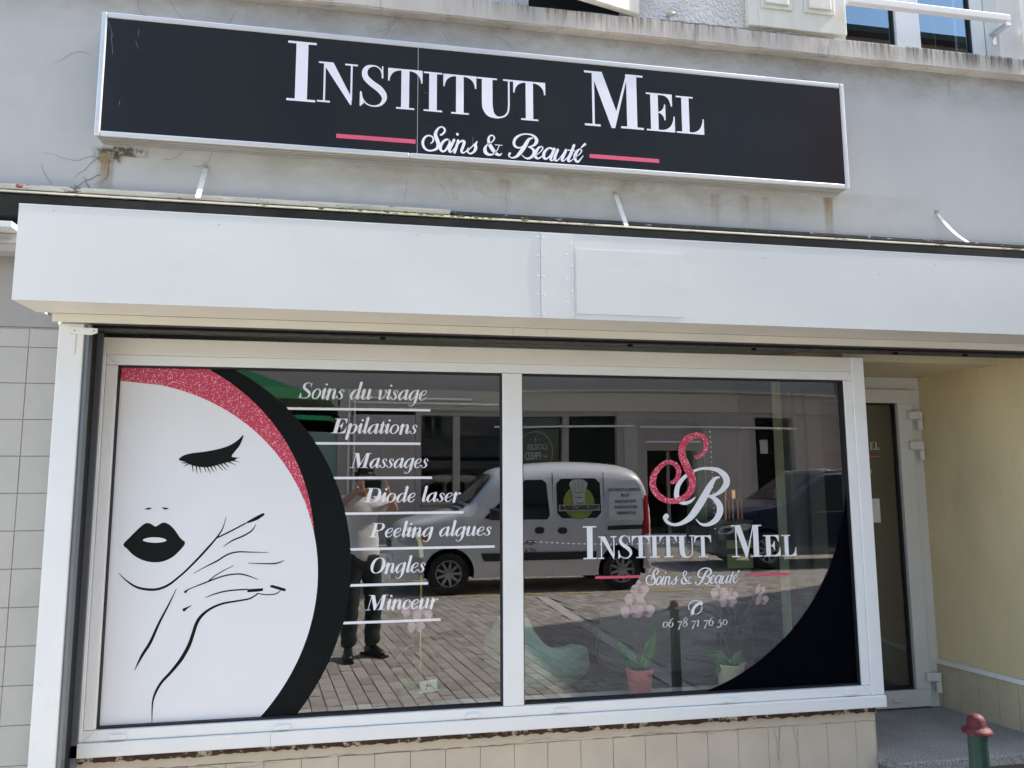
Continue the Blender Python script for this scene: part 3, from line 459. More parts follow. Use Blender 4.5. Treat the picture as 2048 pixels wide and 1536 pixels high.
# cracks in the render, thin recessed-looking lines of dirt
CR = mat('crack_dirt', (.23, .20, .165), .95, .3, 40)
bm = BM(); r = random.Random(21); j = 0
def crack(x, z, ang, n, step, w, wob=.5):
    global j
    w *= .75; pts = [(x, z, w)]
    for i in range(n):
        ang += r.uniform(-wob, wob); x += step*cos(ang); z += step*sin(ang); pts.append((x, z, w*(1-i/n)+.0006))
    j += 1; b_ = BM(); ribbon(b_, pts, -.0012-.00005*j, k=3, cap=False); link('wall_crack', b_, CR, shop); return x, z, ang
for (x, z, a, n, st, w) in ((-1.18, 2.985, -2.2, 6, .025, .004), (-1.15, 2.97, -1.9, 7, .02, .005), (-1.15, 2.97, -1.2, 6, .022, .003), (-1.2, 2.98, 2.9, 9, .025, .002), (-1.18, 2.9, -2.4, 5, .022, .006), (-1.28, 2.845, -.6, 4, .02, .006), (-1.215, 2.82, 2.3, 4, .02, .005), (-.8, 2.97, .1, 9, .02, .002), (-.93, 2.985, 0, 8, .02, .0018),
    (-1.0, 3.65, 2.2, 7, .03, .0018), (-.93, 3.74, -1, 7, .03, .0018), (-.70, 3.63, 1.6, 6, .02, .0015), (.05, 3.76, -1.2, 6, .03, .0018), (.0, 3.70, .1, 10, .03, .002), (.3, 3.74, -.6, 8, .03, .0015), (.55, 3.73, -.2, 7, .03, .0016), (-1.25, 3.45, 2.9, 6, .03, .0015), (-1.42, 2.93, -1.6, 7, .03, .0015),
    (.31, 2.96, -1.5, 6, .02, .0016), (.15, 2.98, -1.55, 10, .02, .0014), (.47, 2.95, -.4, 8, .025, .0012), (2.0, 3.7, .2, 9, .03, .0016), (2.2, 3.70, -.3, 9, .03, .0015), (2.3, 3.69, .5, 8, .03, .0012), (2.9, 3.65, .1, 9, .03, .0012), (3.1, 3.66, 1.2, 5, .025, .002), (1.6, 3.70, -.3, 6, .02, .0014)):
    crack(x, z, a, n, st, w)
for (x, z) in ((.372, 2.90), (.38, 2.905)): pass
bm = BM(); j += 1; ribbon(bm, [(.365, 2.93, .001), (.372, 2.89, .0025), (.385, 2.885, .0025), (.392, 2.90, .0025), (.378, 2.91, .002)], -.0042, k=3)
link('wall_crack', bm, CR, shop)
def stain_mat(name, col, amt=.8, scale=(9, 9, 2.2), lo=.45, hi=.75, fade='z'):
    """semi-transparent dirt whose outline comes from noise, on its own thin patch"""
    m = bpy.data.materials.new(name); m.use_nodes = True; n = m.node_tree.nodes; l = m.node_tree.links; b = n['Principled BSDF']
    b.inputs['Base Color'].default_value = (*col, 1); b.inputs['Roughness'].default_value = .9
    tc = n.new('ShaderNodeTexCoord'); mp = n.new('ShaderNodeMapping'); mp.inputs['Scale'].default_value = scale; l.new(tc.outputs['Object'], mp.inputs[0])
    nz = n.new('ShaderNodeTexNoise'); nz.inputs['Scale'].default_value = 3; nz.inputs['Detail'].default_value = 8; nz.inputs['Roughness'].default_value = .65; l.new(mp.outputs[0], nz.inputs[0])
    uv = n.new('ShaderNodeUVMap'); sp = n.new('ShaderNodeSeparateXYZ'); l.new(uv.outputs[0], sp.inputs[0])
    def par(o, e):  # 4t(1-t) bump across the patch
        a = n.new('ShaderNodeMath'); a.operation = 'SUBTRACT'; a.inputs[0].default_value = 1; l.new(o, a.inputs[1])
        c = n.new('ShaderNodeMath'); c.operation = 'MULTIPLY'; l.new(a.outputs[0], c.inputs[0])
        if e: l.new(o, c.inputs[1])
        else: c.inputs[1].default_value = 1
        k = n.new('ShaderNodeMath'); k.operation = 'MULTIPLY'; l.new(c.outputs[0], k.inputs[0]); k.inputs[1].default_value = 4 if e else 1.0; k.use_clamp = True; return k.outputs[0]
    px = par(sp.outputs[0], True); pz = par(sp.outputs[1], fade == 'both')
    q = n.new('ShaderNodeMath'); q.operation = 'MULTIPLY'; l.new(px, q.inputs[0]); l.new(pz, q.inputs[1])
    mr = n.new('ShaderNodeMapRange'); mr.inputs['From Min'].default_value = lo; mr.inputs['From Max'].default_value = hi; l.new(nz.outputs[0], mr.inputs[0])
    q2 = n.new('ShaderNodeMath'); q2.operation = 'MULTIPLY'; l.new(q.outputs[0], q2.inputs[0]); l.new(mr.outputs[0], q2.inputs[1])
    q3 = n.new('ShaderNodeMath'); q3.operation = 'MULTIPLY'; l.new(q2.outputs[0], q3.inputs[0]); q3.inputs[1].default_value = amt; q3.use_clamp = True; l.new(q3.outputs[0], b.inputs['Alpha'])
    return m
def patch(x0, x1, z0, z1, y, m, parent, name='stain', down=True):
    """thin patch, uv v runs 0 at the strong end to 1 at the faded end"""
    bm = BM(); uvl = bm.loops.layers.uv.new(); f = flat(bm, [(x0, z0), (x1, z0), (x1, z1), (x0, z1)], y)
    for lp, c in zip(f.loops, ((0, 1), (1, 1), (1, 0), (0, 0)) if down else ((0, 0), (1, 0), (1, 1), (0, 1))): lp[uvl].uv = c
    return link(name, bm, m, parent)
ST1 = stain_mat('mossy_stain', (.12, .10, .06), 1.6, (16, 16, 16), .42, .66, 'both'); ST2 = stain_mat('rust_run', (.34, .24, .10), 1.3, (30, 9, 1.2), .30, .62); ST3 = stain_mat('grey_dirt_run', (.13, .12, .10), 1.1, (26, 9, .8), .45, .62)
Y0_ = -.4015; ST4 = stain_mat('warm_grime', (.36, .30, .22), .5, (2, 2, 3), .3, .7)
patch(-1.22, -1.08, 2.95, 3.036, -.004, ST1, shop); patch(-1.18, -.98, 2.985, 3.036, -.0042, ST1, shop); patch(-1.20, -1.12, 2.80, 3.0, -.0045, ST2, shop); patch(2.30, 2.36, 2.80, 3.02, -.0045, ST2, shop)
for x in (1.86, 1.70, 1.98, .62): patch(x-.03, x+.03, 2.80, 3.0, -.0045, stain_mat('faint_run', (.36, .31, .26), .35, (20, 9, 1.5), .35, .6) if x == 1.86 else bpy.data.materials['faint_run'], shop)
patch(-1.1, 3.0, 2.80, 3.05, -.0038, ST4, shop); patch(-4.2, 7, 3.55, 3.785, -.0036, ST4, shop)
patch(2.3, 4.2, 3.79, 3.884, -.0602, ST3, shop); patch(.2, 2.3, 3.79, 3.884, -.0602, stain_mat('faint_ledge_run', (.12, .10, .08), .8, (22, 9, .8), .45, .66), shop)

# pale grey tiles left of the window (each tile a part)
link('tile_backing', B(-4.2, -1.17, .010, .3, -.02, 2.214), mat('pale_grout', (.50, .48, .44), .95), shop)
zr = 2.208; row = 0
while zr > .05:
    z1 = zr-.0015; z0 = zr-(.080 if row == 0 else .152)+.0015
    for k in range(3):
        x1 = -1.178-(0 if k == 0 else .238+.215*(k-1)); x0 = -1.178-.238-.215*k+ (0) 
        link('wall_tile', B(x0+.001, x1-.001, r.uniform(.003, .0048), .012, z0, z1, .002), GTILE, shop)
    zr -= .080 if row == 0 else .152; row += 1
# cream tiles under the window
link('tile_backing', B(-1.17, 2.43, .032, .3, -.02, .445), GROUT, shop)
x = -1.168; k = 0
while x < 2.42:
    x1 = min(x+.152, 2.432)
    for z0, z1 in ((-.02, .13), (.133, .405)): link('dado_tile', B(x+.001, x1-.001, .024+r.uniform(0, .0018), .034, z0, z1-.002, .0015), CREAM, shop)
    x += .152; k += 1
bm = box(BM(), -1.168, 2.432, .0235, .3, .407, .446); bmesh.ops.subdivide_edges(bm, edges=[e for e in bm.edges if abs(e.verts[0].co.x-e.verts[1].co.x) > 1], cuts=120)
for v in bm.verts: v.co.z += r.uniform(-.004, .003) if v.co.z < .42 else 0
link('plaster_band', bm, CREAM, shop)
bm = box(BM(), -1.15, 2.436, .012, .2, .447, .472); bmesh.ops.subdivide_edges(bm, edges=[e for e in bm.edges if abs(e.verts[0].co.x-e.verts[1].co.x) > 1], cuts=200)
for v in bm.verts:
    if v.co.z < .46: v.co.z += r.uniform(-.007, .004)
link('rusty_flashing', bm, RUST, shop)
bm = BM(); j = 0
for (x, z, a, n, st, w) in ((1.90, .40, -1.5, 10, .02, .002), (1.93, .41, -1.55, 7, .022, .003), (2.0, .405, -1.5, 9, .02, .0022), (1.2, .408, 0, 20, .03, .0018), (-.9, .41, 0, 22, .03, .0018), (-.3, .405, 0, 22, .03, .0015), (.5, .404, 0, 16, .03, .0018)):
    ang = a; pts = [(x, z, w)]
    for i in range(n): x += st*cos(ang); z += st*sin(ang); ang = a+r.uniform(-.3, .3); pts.append((x, z, w*(1-.6*i/n)))
    j += 1; bm = BM(); ribbon(bm, pts, .0215-.0001*j, k=2, cap=False); link('wall_crack', bm, CR, shop)
# entrance recess
def quad_wall(name, x0, y0, x1, y1, z0, z1, m, th=.1, parent=shop):
    d = Vector((x1-x0, y1-y0, 0)).normalized(); nrm = Vector((d.y, -d.x, 0))*th; bm = BM()
    pts = [(x0, y0), (x1, y1), (x1+nrm.x, y1+nrm.y), (x0+nrm.x, y0+nrm.y)]; a = [bm.verts.new((p[0], p[1], z0)) for p in pts]; b = [bm.verts.new((p[0], p[1], z1)) for p in pts]
    bm.faces.new(a[::-1]); bm.faces.new(b)
    for i in range(4): bm.faces.new((a[i], a[(i+1) % 4], b[(i+1) % 4], b[i]))
    return link(name, recalc(bm), m, parent)
XR = lambda y: 3.40-.154*y
quad_wall('recess_wall', XR(-.08), -.08, XR(.72), .72, .515, 2.30, YELLOW)
quad_wall('recess_dado_backing', XR(-.08)-.002, -.08, XR(.72)-.002, .72, .16, .515, GROUT)
yb = -.08
while yb < .64:
    y1 = min(yb+.117, .66); quad_wall('dado_board', XR(yb+.001)-.010, yb+.001, XR(y1-.001)-.010, y1-.001, .16, .50, mat('pale_ochre_tile', (.47, .40, .26), .5, .1, 5, bump=.05), .012); yb = y1
quad_wall('dado_trim', XR(-.08)-.022, -.08, XR(.65)-.022, .65, .498, .522, mat('white_trim', (.74, .73, .68), .4), .02)
link('recess_soffit', B(2.44, 3.55, .12, .75, 2.182, 2.299), YSOF, shop)
link('outer_wall', B(3.44, 7, 0.0, .3, -.02, 2.796), YELLOW, shop); link('recess_back_wall', B(3.33, 3.45, .66, .9, .16, 2.2), YELLOW, shop)
bm = BM(); prism(bm, [(2.44, -.02), (3.43, -.02), (3.43, .205), (2.44, .205)], -.10, .75); link('step', bm, mat('concrete_step_riser', (.16, .15, .14), .9, .2, 10), shop)
bm = box(BM(), 2.434, 3.43, -.125, .70, .206, .254, .006); link('doorstep_slab', bm, GRANITE, shop)
link('dado_return', B(2.4325, 2.4355, .024, .64, .0, .445), CREAM, shop)
# entrance door
DPVC = mat('door_pvc', (.66, .65, .60), .4, .04, 4)
door = link('entrance_door', recalc(box(box(box(box(BM(), 2.44, 3.315, .70, .76, 2.107, 2.18), 3.235, 3.315, .70, .76, .255, 2.105), 2.44, 2.52, .70, .76, .255, 2.105), 2.52, 3.235, .71, .76, .255, .262)), DPVC, shop)
door.location.y = -.05; df = BM()
for q in ((2.522, 3.225, .675, .735, 2.02, 2.103), (3.13, 3.225, .675, .735, .36, 2.019), (2.522, 2.62, .675, .735, .36, 2.019), (2.522, 3.225, .675, .735, .264, .359)): box(df, *q, .004)
link('door_leaf', df, DPVC, door)
link('door_pane', B(2.62, 3.13, .712, .718, .36, 2.02), GLASSDR, door)
bm = BM()
for q in ((2.62, 2.628, .69, .711, .36, 2.0), (3.119, 3.13, .70, .711, .36, 2.02), (2.628, 3.119, .69, .711, .36, .372), (2.628, 3.119, .69, .711, 2.011, 2.02)): box(bm, *q)
link('gasket', bm, BLACKR, door)
for z in (1.945, 1.763, .43):
    bm = box(BM(), 3.185, 3.275, .652, .672, z-.024, z+.024, .003); lathe(bm, [(.017, z-.085), (.017, z-.028)], 3.262, .660, 14); lathe(bm, [(.017, z-.024), (.017, z+.024)], 3.262, .660, 14)
    link('hinge', bm, DPVC, door)
link('drain_cap', B(2.97, 3.03, .664, .674, .300, .318, .003), DPVC, door)
link('notice', B(2.88, 2.99, .706, .710, 1.31, 1.45), mat('paper', (.7, .72, .66), .8), door)
L = [('I', 2.615, 2.64, 1.74, 1.80)]; x = 2.643
for ch, wd in (('N', .034), ('S', .026), ('T', .032), ('I', .018), ('T', .032), ('U', .034), ('T', .032)): L.append((ch, x, x+wd-.001, 1.74, 1.785)); x += wd
L += [('M', x+.035, x+.095, 1.74, 1.80), ('E', x+.098, x+.128, 1.74, 1.785), ('L', x+.131, x+.160, 1.74, 1.785)]
lt = caps_line(L, .7095, mat('cream_lettering', (.62, .61, .5), .6), door, .0026, .0022)
link('pink_line', B(2.93, 3.02, .7085, .7095, 1.698, 1.702), VPINKF, door)
italic_line('06 78 71 76 50', 2.72, 2.96, 1.60, 1.635, .709, mat('cream_lettering', (.62, .61, .5)), door, .1)

# ---- shop window
win = thing('shop_window', 'large two-pane white shop window with beauty salon decals and lettering', 'window')
GX0, GX1, GX2, GX3, GZ0, GZ1 = -1.063, .604, .697, 2.362, .574, 2.061
bm = BM()
for q in ((-1.165, 2.47, -.005, .06, .53, GZ0-.001), (-1.108, 2.405, 0, .06, GZ1+.001, 2.105), (-1.108, GX0, 0, .06, GZ0, GZ1), (GX1, GX2, -.002, .06, GZ0, GZ1), (GX3, 2.405, 0, .06, GZ0, GZ1)): box(bm, *q, .004)
link('frame', bm, PVC, win)
link('frame_head', B(-1.158, 2.43, -.004, .08, 2.1055, 2.179, .003), mat('bounce_warmed_white_metal', (.76, .75, .71)), win)
link('frame_side', B(-1.158, -1.109, -.006, .07, .53, 2.105, .003), PVC, win); link('frame_side', B(2.4055, 2.472, -.008, .07, .53, 2.178, .003), PVC, win)
link('sill_profile', B(-1.172, 2.474, -.020, .07, .474, .5285, .004), PVC, win)
# butt joints of the profiles (thin shadow gaps)
bm = BM()
for (a, b) in (((GX0, GZ0), (-1.107, .531)), ((GX3, GZ0), (2.404, .531)), ((GX0, GZ1), (-1.107, 2.104)), ((GX3, GZ1), (2.404, 2.104))): ribbon(bm, [(a[0], a[1], .0012), (b[0], b[1], .0012)], -.0055, sm=False, cap=False)
ribbon(bm, [(-.38, .476, .0012), (-.38, .527, .0012)], -.0206, sm=False, cap=False)
link('mitre_joint', bm, mat('joint_grey', (.35, .35, .34), .8), win)
bm = BM()
for a, b in ((GX0, GX1), (GX2, GX3)):
    for q in ((a, a+.005, .012, .06, GZ0, GZ1), (b-.005, b, .012, .06, GZ0, GZ1), (a+.005, b-.005, .012, .06, GZ0, GZ0+.007), (a+.005, b-.005, .012, .06, GZ1-.006, GZ1)): box(bm, *q)
link('gasket', bm, BLACKR, win)
def pane(x0, x1, amp, seed):
    """slightly bowed sheet, as sealed units are: it bends what it mirrors"""
    nx, nz = 48, 40; bm = BM(); g = []
    for j in range(nz+1):
        row = []
        for i in range(nx+1):
            u, v = i/nx, j/nz; a = (1-(2*u-1)**2)*(1-(2*v-1)**2)
            d = amp*a + .00005*sin(7*u+seed)*sin(5*v+2*seed)*a
            row.append(bm.verts.new((x0+(x1-x0)*u, .034+d, GZ0+.003+(GZ1-GZ0-.006)*v)))
        g.append(row)
    for j in range(nz):
        for i in range(nx): bm.faces.new((g[j][i], g[j][i+1], g[j+1][i+1], g[j+1][i]))
    return link('glass_pane', bm, GLASS, win, smooth=True)
pane(GX0, GX1, .0004, 1); pane(GX2, GX3, .0011, 2)
for x in (-.975, -.335, .465, .865, 1.66, 2.30):
    link('drain_cap', B(x-.031, x+.031, -.018, -.0055, .537 if x < .3 else .538, .556, .003), PVC, win)

# decals: left pane
def circ_poly(cx, cz, r, x0, x1, z0, z1, n=160, outside=False):
    """part of the disc inside the rectangle, as a polygon (disc centre left of or inside the rect)"""
    pts = []
    def inside(p): return x0-1e-9 <= p[0] <= x1+1e-9 and z0-1e-9 <= p[1] <= z1+1e-9
    arc = [(cx+r*cos(a), cz+r*sin(a)) for a in [-pi/2+pi*i/n for i in range(n+1)]]
    arc = [p for p in arc if inside(p)]; return arc
YD = .0318
def disc_left(r, cx, cz, y, m, name):
    z0, z1 = GZ0+.008, GZ1-.007; x0 = GX0+.006; pts = []
    zb = max(z0, cz-r); ztp = min(z1, cz+r); n = 90
    pts = [(x0, zb)]
    for i in range(n+1):
        z = zb+(ztp-zb)*i/n; x = cx+sqrt(max(r*r-(z-cz)**2, 0)); pts.append((max(x, x0+.0001*(i % 2)), z))
    pts.append((x0, ztp)); bm = BM(); flat(bm, pts, y); return link(name, bm, m, win)
disc_left(.978, -1.048, 1.190, YD, VBLACK, 'black_vinyl_disc')
disc_left(.897, -1.125, 1.264, YD-.0004, VPINK, 'pink_glitter_disc')
disc_left(.846, -1.056, 1.150, YD-.0008, VWHITE, 'white_vinyl_disc')
bm = BM(); jj = 0
for st in FACE: jj += 1; ribbon(bm, st, YD-.0012-.00004*jj)
for st in LASH: jj += 1; ribbon(bm, st, YD-.0012-.00004*jj, sm=False)
for pl in LASHPOLY: jj += 1; flat(bm, [p[:2] for p in (catmull(pl, 4, True) if len(pl) > 6 else pl)], YD-.0012-.00004*jj)
flat(bm, catmull(LIPS[0], 5, True), YD-.0012); flat(bm, LIPS[1], YD-.0012); flat(bm, LIPS[2], YD-.0012)
link('woman_face_drawing', bm, INK, win)
bm = BM(); flat(bm, catmull(LIPS[3], 4, True), YD-.0017); link('lip_gap', bm, VWHITE, win)
LINES = [('Soins du visage', -.314, .262, 1.931, 2.003, -.367, .273, 1.8855), ('Epilations', -.170, .222, 1.777, 1.843, -.238, .229, 1.7315), ('Massages', -.085, .272, 1.623, 1.689, -.154, .283, 1.578), ('Diode laser', -.021, .418, 1.470, 1.533, -.10, .427, 1.421), ('Peeling algues', .006, .564, 1.316, 1.378, -.071, .571, 1.2655), ('Ongles', .009, .264, 1.160, 1.226, -.07, .270, 1.110), ('Minceur', -.005, .318, 1.002, 1.066, -.09, .326, .951)]
for tx, a, b, zb, zt, ba, bb, bz in LINES:
    italic_line(tx, a, b, zb, zt, YD, VWHITE, win, .26); bm = BM()
    # the bar starts at the black disc
    xs = -1.048+sqrt(.978**2-(bz-1.19)**2)+.001
    flat(bm, [(xs, bz-.0055), (bb, bz-.0055), (bb, bz+.0055), (xs-.006 if bz > 1.19 else xs+.004, bz+.0055)], YD); link('underline', bm, VWHITE, win)
# decals: right pane
WL = [('I', .988, 1.053, 1.199, 1.350), ('N', 1.060, 1.150, 1.199, 1.302), ('S', 1.158, 1.227, 1.197, 1.304), ('T', 1.225, 1.312, 1.199, 1.302), ('I', 1.312, 1.362, 1.199, 1.302), ('T', 1.363, 1.449, 1.199, 1.302), ('U', 1.449, 1.540, 1.196, 1.300), ('T', 1.538, 1.624, 1.196, 1.298), ('M', 1.729, 1.888, 1.192, 1.344), ('E', 1.895, 1.984, 1.192, 1.294), ('L', 1.991, 2.068, 1.191, 1.293)]
caps_line(WL, YD, VWHITE, win, .006, .0052)
bm = BM()
for i, st in enumerate(MONO_S): ribbon(bm, st, YD-.0015, k=10)
link('monogram_letter', bm, VPINK, win)
bm = BM()
for i, st in enumerate(MONO_B): ribbon(bm, st, YD-.0001*i, k=10)
link('monogram_letter', bm, VWHITE, win)
bm = BM()
for i, st in enumerate(PHONE): ribbon(bm, st, YD-.0001*i, k=5)
link('telephone_symbol', bm, VWHITE, win)
def script(x0, x1, zc0, y, m, parent):
    """the joined handwriting line, fitted to x0..x1"""
    xs = [p[0] for s in SCRIPT for p in s]; a, b = min(xs), max(xs); k = (x1-x0)/(b-a); zs = [p[1] for s in SCRIPT for p in s]; zm = (min(zs)+max(zs))/2
    bm = BM()
    for i, s in enumerate(SCRIPT): ribbon(bm, [(x0+(p[0]-a)*k, zc0+(p[1]-zm)*k, p[2]*k) for p in s], y-.00005*i, k=7)
    return link('lettering', bm, m, parent)
script(1.292, 1.762, 1.108, YD, VWHITE, win)
italic_line('06 78 71 76 50', 1.365, 1.70, .878, .918, YD, VWHITE, win, .16)
for a, b, z0, z1 in ((1.044, 1.259, 1.108, 1.120), (1.801, 2.027, 1.099, 1.111)): link('pink_line', B(a, b, YD-.001, YD, z0, z1), VPINKF, win)
# dark corner outside the big clear circle
cx, cz, rr = 1.2653, 1.6385, 1.0997; x1 = GX3-.006; z0 = GZ0+.008; pts = []
a0 = -math.acos(min(1, (x1-cx)/rr)) if (x1-cx) < rr else 0; a1 = -math.asin((cz-z0)/rr)
aa = [a0+(a1-a0)*i/70 for i in range(71)]; pts = [(cx+rr*cos(t), cz+rr*sin(t)) for t in aa]; pts = [(x1, pts[0][1])]+pts[1:-1]+[(pts[-1][0], z0), (x1, z0)]
bm = BM(); flat(bm, pts, YD-.0005); link('dark_vinyl_corner', bm, VNAVY, win)
# return pane of the recess
link('side_pane', B(2.436, 2.441, .075, .69, .56, 2.1), GLASSD, win)
bm = BM()
for q in ((2.41, 2.432, .071, .11, .48, 2.17), (2.41, 2.434, .64, .70, .48, 2.17), (2.41, 2.434, .111, .639, .48, .56), (2.41, 2.434, .111, .639, 2.1, 2.17)): box(bm, *q)
link('side_frame', bm, mat('dark_side_frame', (.10, .10, .10), .5), win)
# inner sill
tag(link('window_sill_board', B(-1.1, 2.40, .075, .30, .500, .535, .003), mat('white_sill', (.68, .70, .68), .35, .03, 4)), kind='structure')
tag(link('inner_parapet', B(-1.17, 2.40, .1, .239, .0, .499), IW), kind='structure')

# roller-shutter side: post, guide rail, bracket
link('shutter_post', B(-1.248, -1.152, -.15, .0, 0, 2.206, .004), PVC, shop)
link('post_flange', B(-1.275, -1.2485, -.06, .0, 0, 2.20, .002), mat('aged_cream_sealant', (.50, .46, .37), .8, .15, 6, stretch=(1, 1, .4)), shop)
bm = BM(); box(bm, -1.151, -1.148, -.14, .0, .44, 2.19); box(bm, -1.147, -1.12, -.02, -.007, .44, 2.19); box(bm, -1.147, -1.135, -.14, -.10, .44, 2.19); link('guide_rail', bm, mat('blue_grey_rail', (.20, .22, .24), .35, .1, 6, metal=.6, stretch=(5, 5, .5)), shop)
bm = BM(); box(bm, -1.1469, -1.143, -.098, -.021, .44, 2.19); link('guide_groove', bm, BLACKR, shop)
bm = BM(); prism(bm, [(-1.215, 2.19), (-1.10, 2.186), (-1.10, 2.168), (-1.125, 2.158), (-1.205, 2.163)], -.157, -.151); link('end_bracket', bm, PVC, shop)
link('post_plate', B(-1.205, -1.18, -.1535, -.1505, 2.08, 2.16, .001), PVC, shop)
bm = BM(); [lathe(bm, [(.0025, 0), (.0025, .002)]) for q in range(0)]; 
for x in (-1.185, -1.112): disc(bm, x, 2.175, .0028, -.1575)
link('screw_hole', bm, INK, shop)

# ---- the white awning box
awn = thing('awning_box', 'long white sheet-metal roller awning box over the shop window', 'awning box')
Y0 = -.40
SEAM = [(-1.323, .700), (.7012, .8475), (.8487, 7.0)]
for i, (a, b) in enumerate(SEAM):
    bm = box(BM(), a, b, Y0-(.0015 if i == 1 else 0), Y0+.014, 2.240, 2.609)
    bmesh.ops.subdivide_edges(bm, edges=[e for e in bm.edges if abs(e.verts[0].co.x-e.verts[1].co.x) > .1], cuts=24)
    bmesh.ops.subdivide_edges(bm, edges=[e for e in bm.edges if abs(e.verts[0].co.z-e.verts[1].co.z) > .2], cuts=6)
    for v in bm.verts:
        if 2.25 < v.co.z < 2.6: v.co.y += .0008*sin(v.co.x*3.1+i)*sin((v.co.z-2.24)*9)
    link('front_panel', bm, PANEL, awn)
    link('bottom_panel', B(a, b, Y0+.016, -.180, 2.241, 2.249), LIPM, awn)
link('end_panel', B(-1.3225, -1.317, Y0+.016, -.05, 2.251, 2.606), PANEL, awn)
link('top_edge', B(-1.323, 7, Y0-.001, Y0+.02, 2.6095, 2.6135), mat('bright_edge', (.8, .82, .84), .4), awn)
link('top_panel', B(-1.323, 7, Y0+.021, -.13, 2.600, 2.606), PANEL, awn)
link('patch_panel', B(.856, 1.345, Y0-.0028, Y0-.0008, 2.264, 2.548), PANEL, awn)
bm = BM()
for (x, z) in [(.862, 2.542), (1.10, 2.540), (1.338, 2.537), (.862, 2.270), (1.10, 2.268), (1.339, 2.268)]+[(.688, z) for z in (2.59, 2.51, 2.42, 2.34, 2.255)]+[(.713, z) for z in (2.59, 2.51, 2.42, 2.34, 2.255)]+[(.836, z) for z in (2.57, 2.47, 2.36, 2.255)]+[(.815, z) for z in (2.52, 2.41, 2.31)]:
    bmesh.ops.create_uvsphere(bm, u_segments=10, v_segments=5, radius=.0040, matrix=Matrix.Translation((x, Y0-.0022, z)) @ Matrix.Diagonal((1, .18, 1, 1)))
link('rivet', bm, PANEL, awn, smooth=True)
bm = BM(); r = random.Random(9)
for (x, z) in [(-.6, 2.57), (1.355, 2.54), (1.72, 2.55), (1.735, 2.549), (.62, 2.55), (-1.2, 2.59), (.18, 2.57), (2.3, 2.5), (2.6, 2.56), (.40, 2.58)]: disc(bm, x, z, .002, Y0-.0042, 8)
link('speck', bm, mat('dark_speck', (.09, .08, .08), .8), awn)
LIP = [(-1.262, .6215), (.6225, .7765), (.7775, 7)]
for a, b in LIP:
    bm = box(BM(), a, b, -.179, -.160, 2.207, 2.2405, .002); link('lower_rail', bm, LIPM, awn)
link('rail_end', B(-1.266, -1.2625, -.175, -.02, 2.207, 2.24), LIPM, awn)
# soffit with the curtain slot, the slot's shade put into its dark colour
SOFM = mat('shaded_dark_slot', (.055, .054, .05), .75, .45, 20, bump=.4, col2=(.10, .098, .085), mask=(30, .5, .62), grit=.4)
link('slot_plate', B(-1.14, 7, -.158, -.095, 2.212, 2.219), SOFM, awn); link('slot_plate', B(-1.14, 7, -.088, -.003, 2.198, 2.206), SOFM, awn)
bm = BM(); box(bm, -1.14, 7, -.094, -.0885, 2.202, 2.215); link('curtain_edge', bm, INK, awn)
for x in (.05, 1.2, 1.83, 2.6, 3.0): link('end_stop', B(x-.012, x+.012, -.092, -.078, 2.185, 2.197, .003), INK, awn)
bm = BM(); lathe(bm, [(.05, 0), (.05, .012), (.03, .02)], 0, 0, 16); o = link('red_cap', bm, mat('red_plastic', (.5, .09, .05), .4), awn, smooth=True); o.location = (.12, -.16, 2.66); o.rotation_euler = (pi/2, 0, 0); o.scale = (.5, .5, 1)
# neighbouring box at far left
nb = thing('neighbour_awning_box', 'edge of the next shop white awning case at the far left', 'awning box', group=None)
link('front_panel', B(-3.4, -1.42, -.22, -.05, 2.575, 2.60, .002), PANEL, nb); link('lower_rail', box(B(-3.4, -1.40, -.14, -.05, 2.50, 2.573, .002), -3.4, -1.40, -.15, -.141, 2.53, 2.545), mat('greige_aluminium', (.42, .41, .38), .5), nb)
for (x, y, z) in ((-1.46, -.09, 2.795), ):
    bm = BM(); bmesh.ops.create_uvsphere(bm, u_segments=10, v_segments=6, radius=.011, matrix=Matrix.Diagonal((1.3, 1, .8, 1))); o = link('cable_clip', bm, mat('dull_red', (.25, .08, .06), .6), shop, smooth=True); o.location = (x, y, z)

# ---- shop sign
sign = thing('shop_sign', 'long black sign board in aluminium frame reading INSTITUT MEL', 'shop sign')
sx0, sx1, sz0, sz1 = -1.182, 2.392, 3.034, 3.603
link('box_body', B(sx0+.006, sx1-.006, -.094, -.001, sz0+.006, sz1-.006), ALUD, sign)
link('face_panel', B(sx0+.02, .1905, -.0990, -.0945, sz0+.02, sz1-.02), SIGNB, sign); link('face_panel', B(.1930, sx1-.02, -.0990, -.0945, sz0+.02, sz1-.02), SIGNB, sign)
link('panel_joint', B(.1906, .1929, -.0985, -.0945, sz0+.02, sz1-.02), mat('joint_pale', (.6, .6, .6), .5), sign)
fr = .024
for q in ((sx0+fr, .158, -.106, -.0945, sz0, sz0+fr), (.1595, sx1-fr, -.106, -.0945, sz0, sz0+fr), (sx0+fr, sx1-fr, -.106, -.0945, sz1-fr, sz1), (sx0, sx0+fr-.001, -.1065, -.0945, sz0, sz1), (sx1-fr+.001, sx1, -.1065, -.0945, sz0, sz1)):
    link('frame_bar', B(*q, .005), ALU, sign)
bm = BM()
for y in (-.075, -.052, -.030): box(bm, sx0+.01, sx1-.01, y-.004, y+.004, sz0+.002, sz0+.0055)
link('bottom_rib', bm, ALUD, sign)
SL = [('I', -.396, -.270, 3.266, 3.553), ('N', -.262, -.084, 3.271, 3.466), ('S', -.073, .052, 3.266, 3.470), ('T', .054, .213, 3.268, 3.465), ('I', .219, .305, 3.268, 3.463), ('T', .310, .466, 3.266, 3.461), ('U', .467, .648, 3.263, 3.460), ('T', .643, .800, 3.263, 3.460), ('M', .994, 1.293, 3.262, 3.544), ('E', 1.308, 1.455, 3.262, 3.459), ('L', 1.463, 1.608, 3.262, 3.456)]
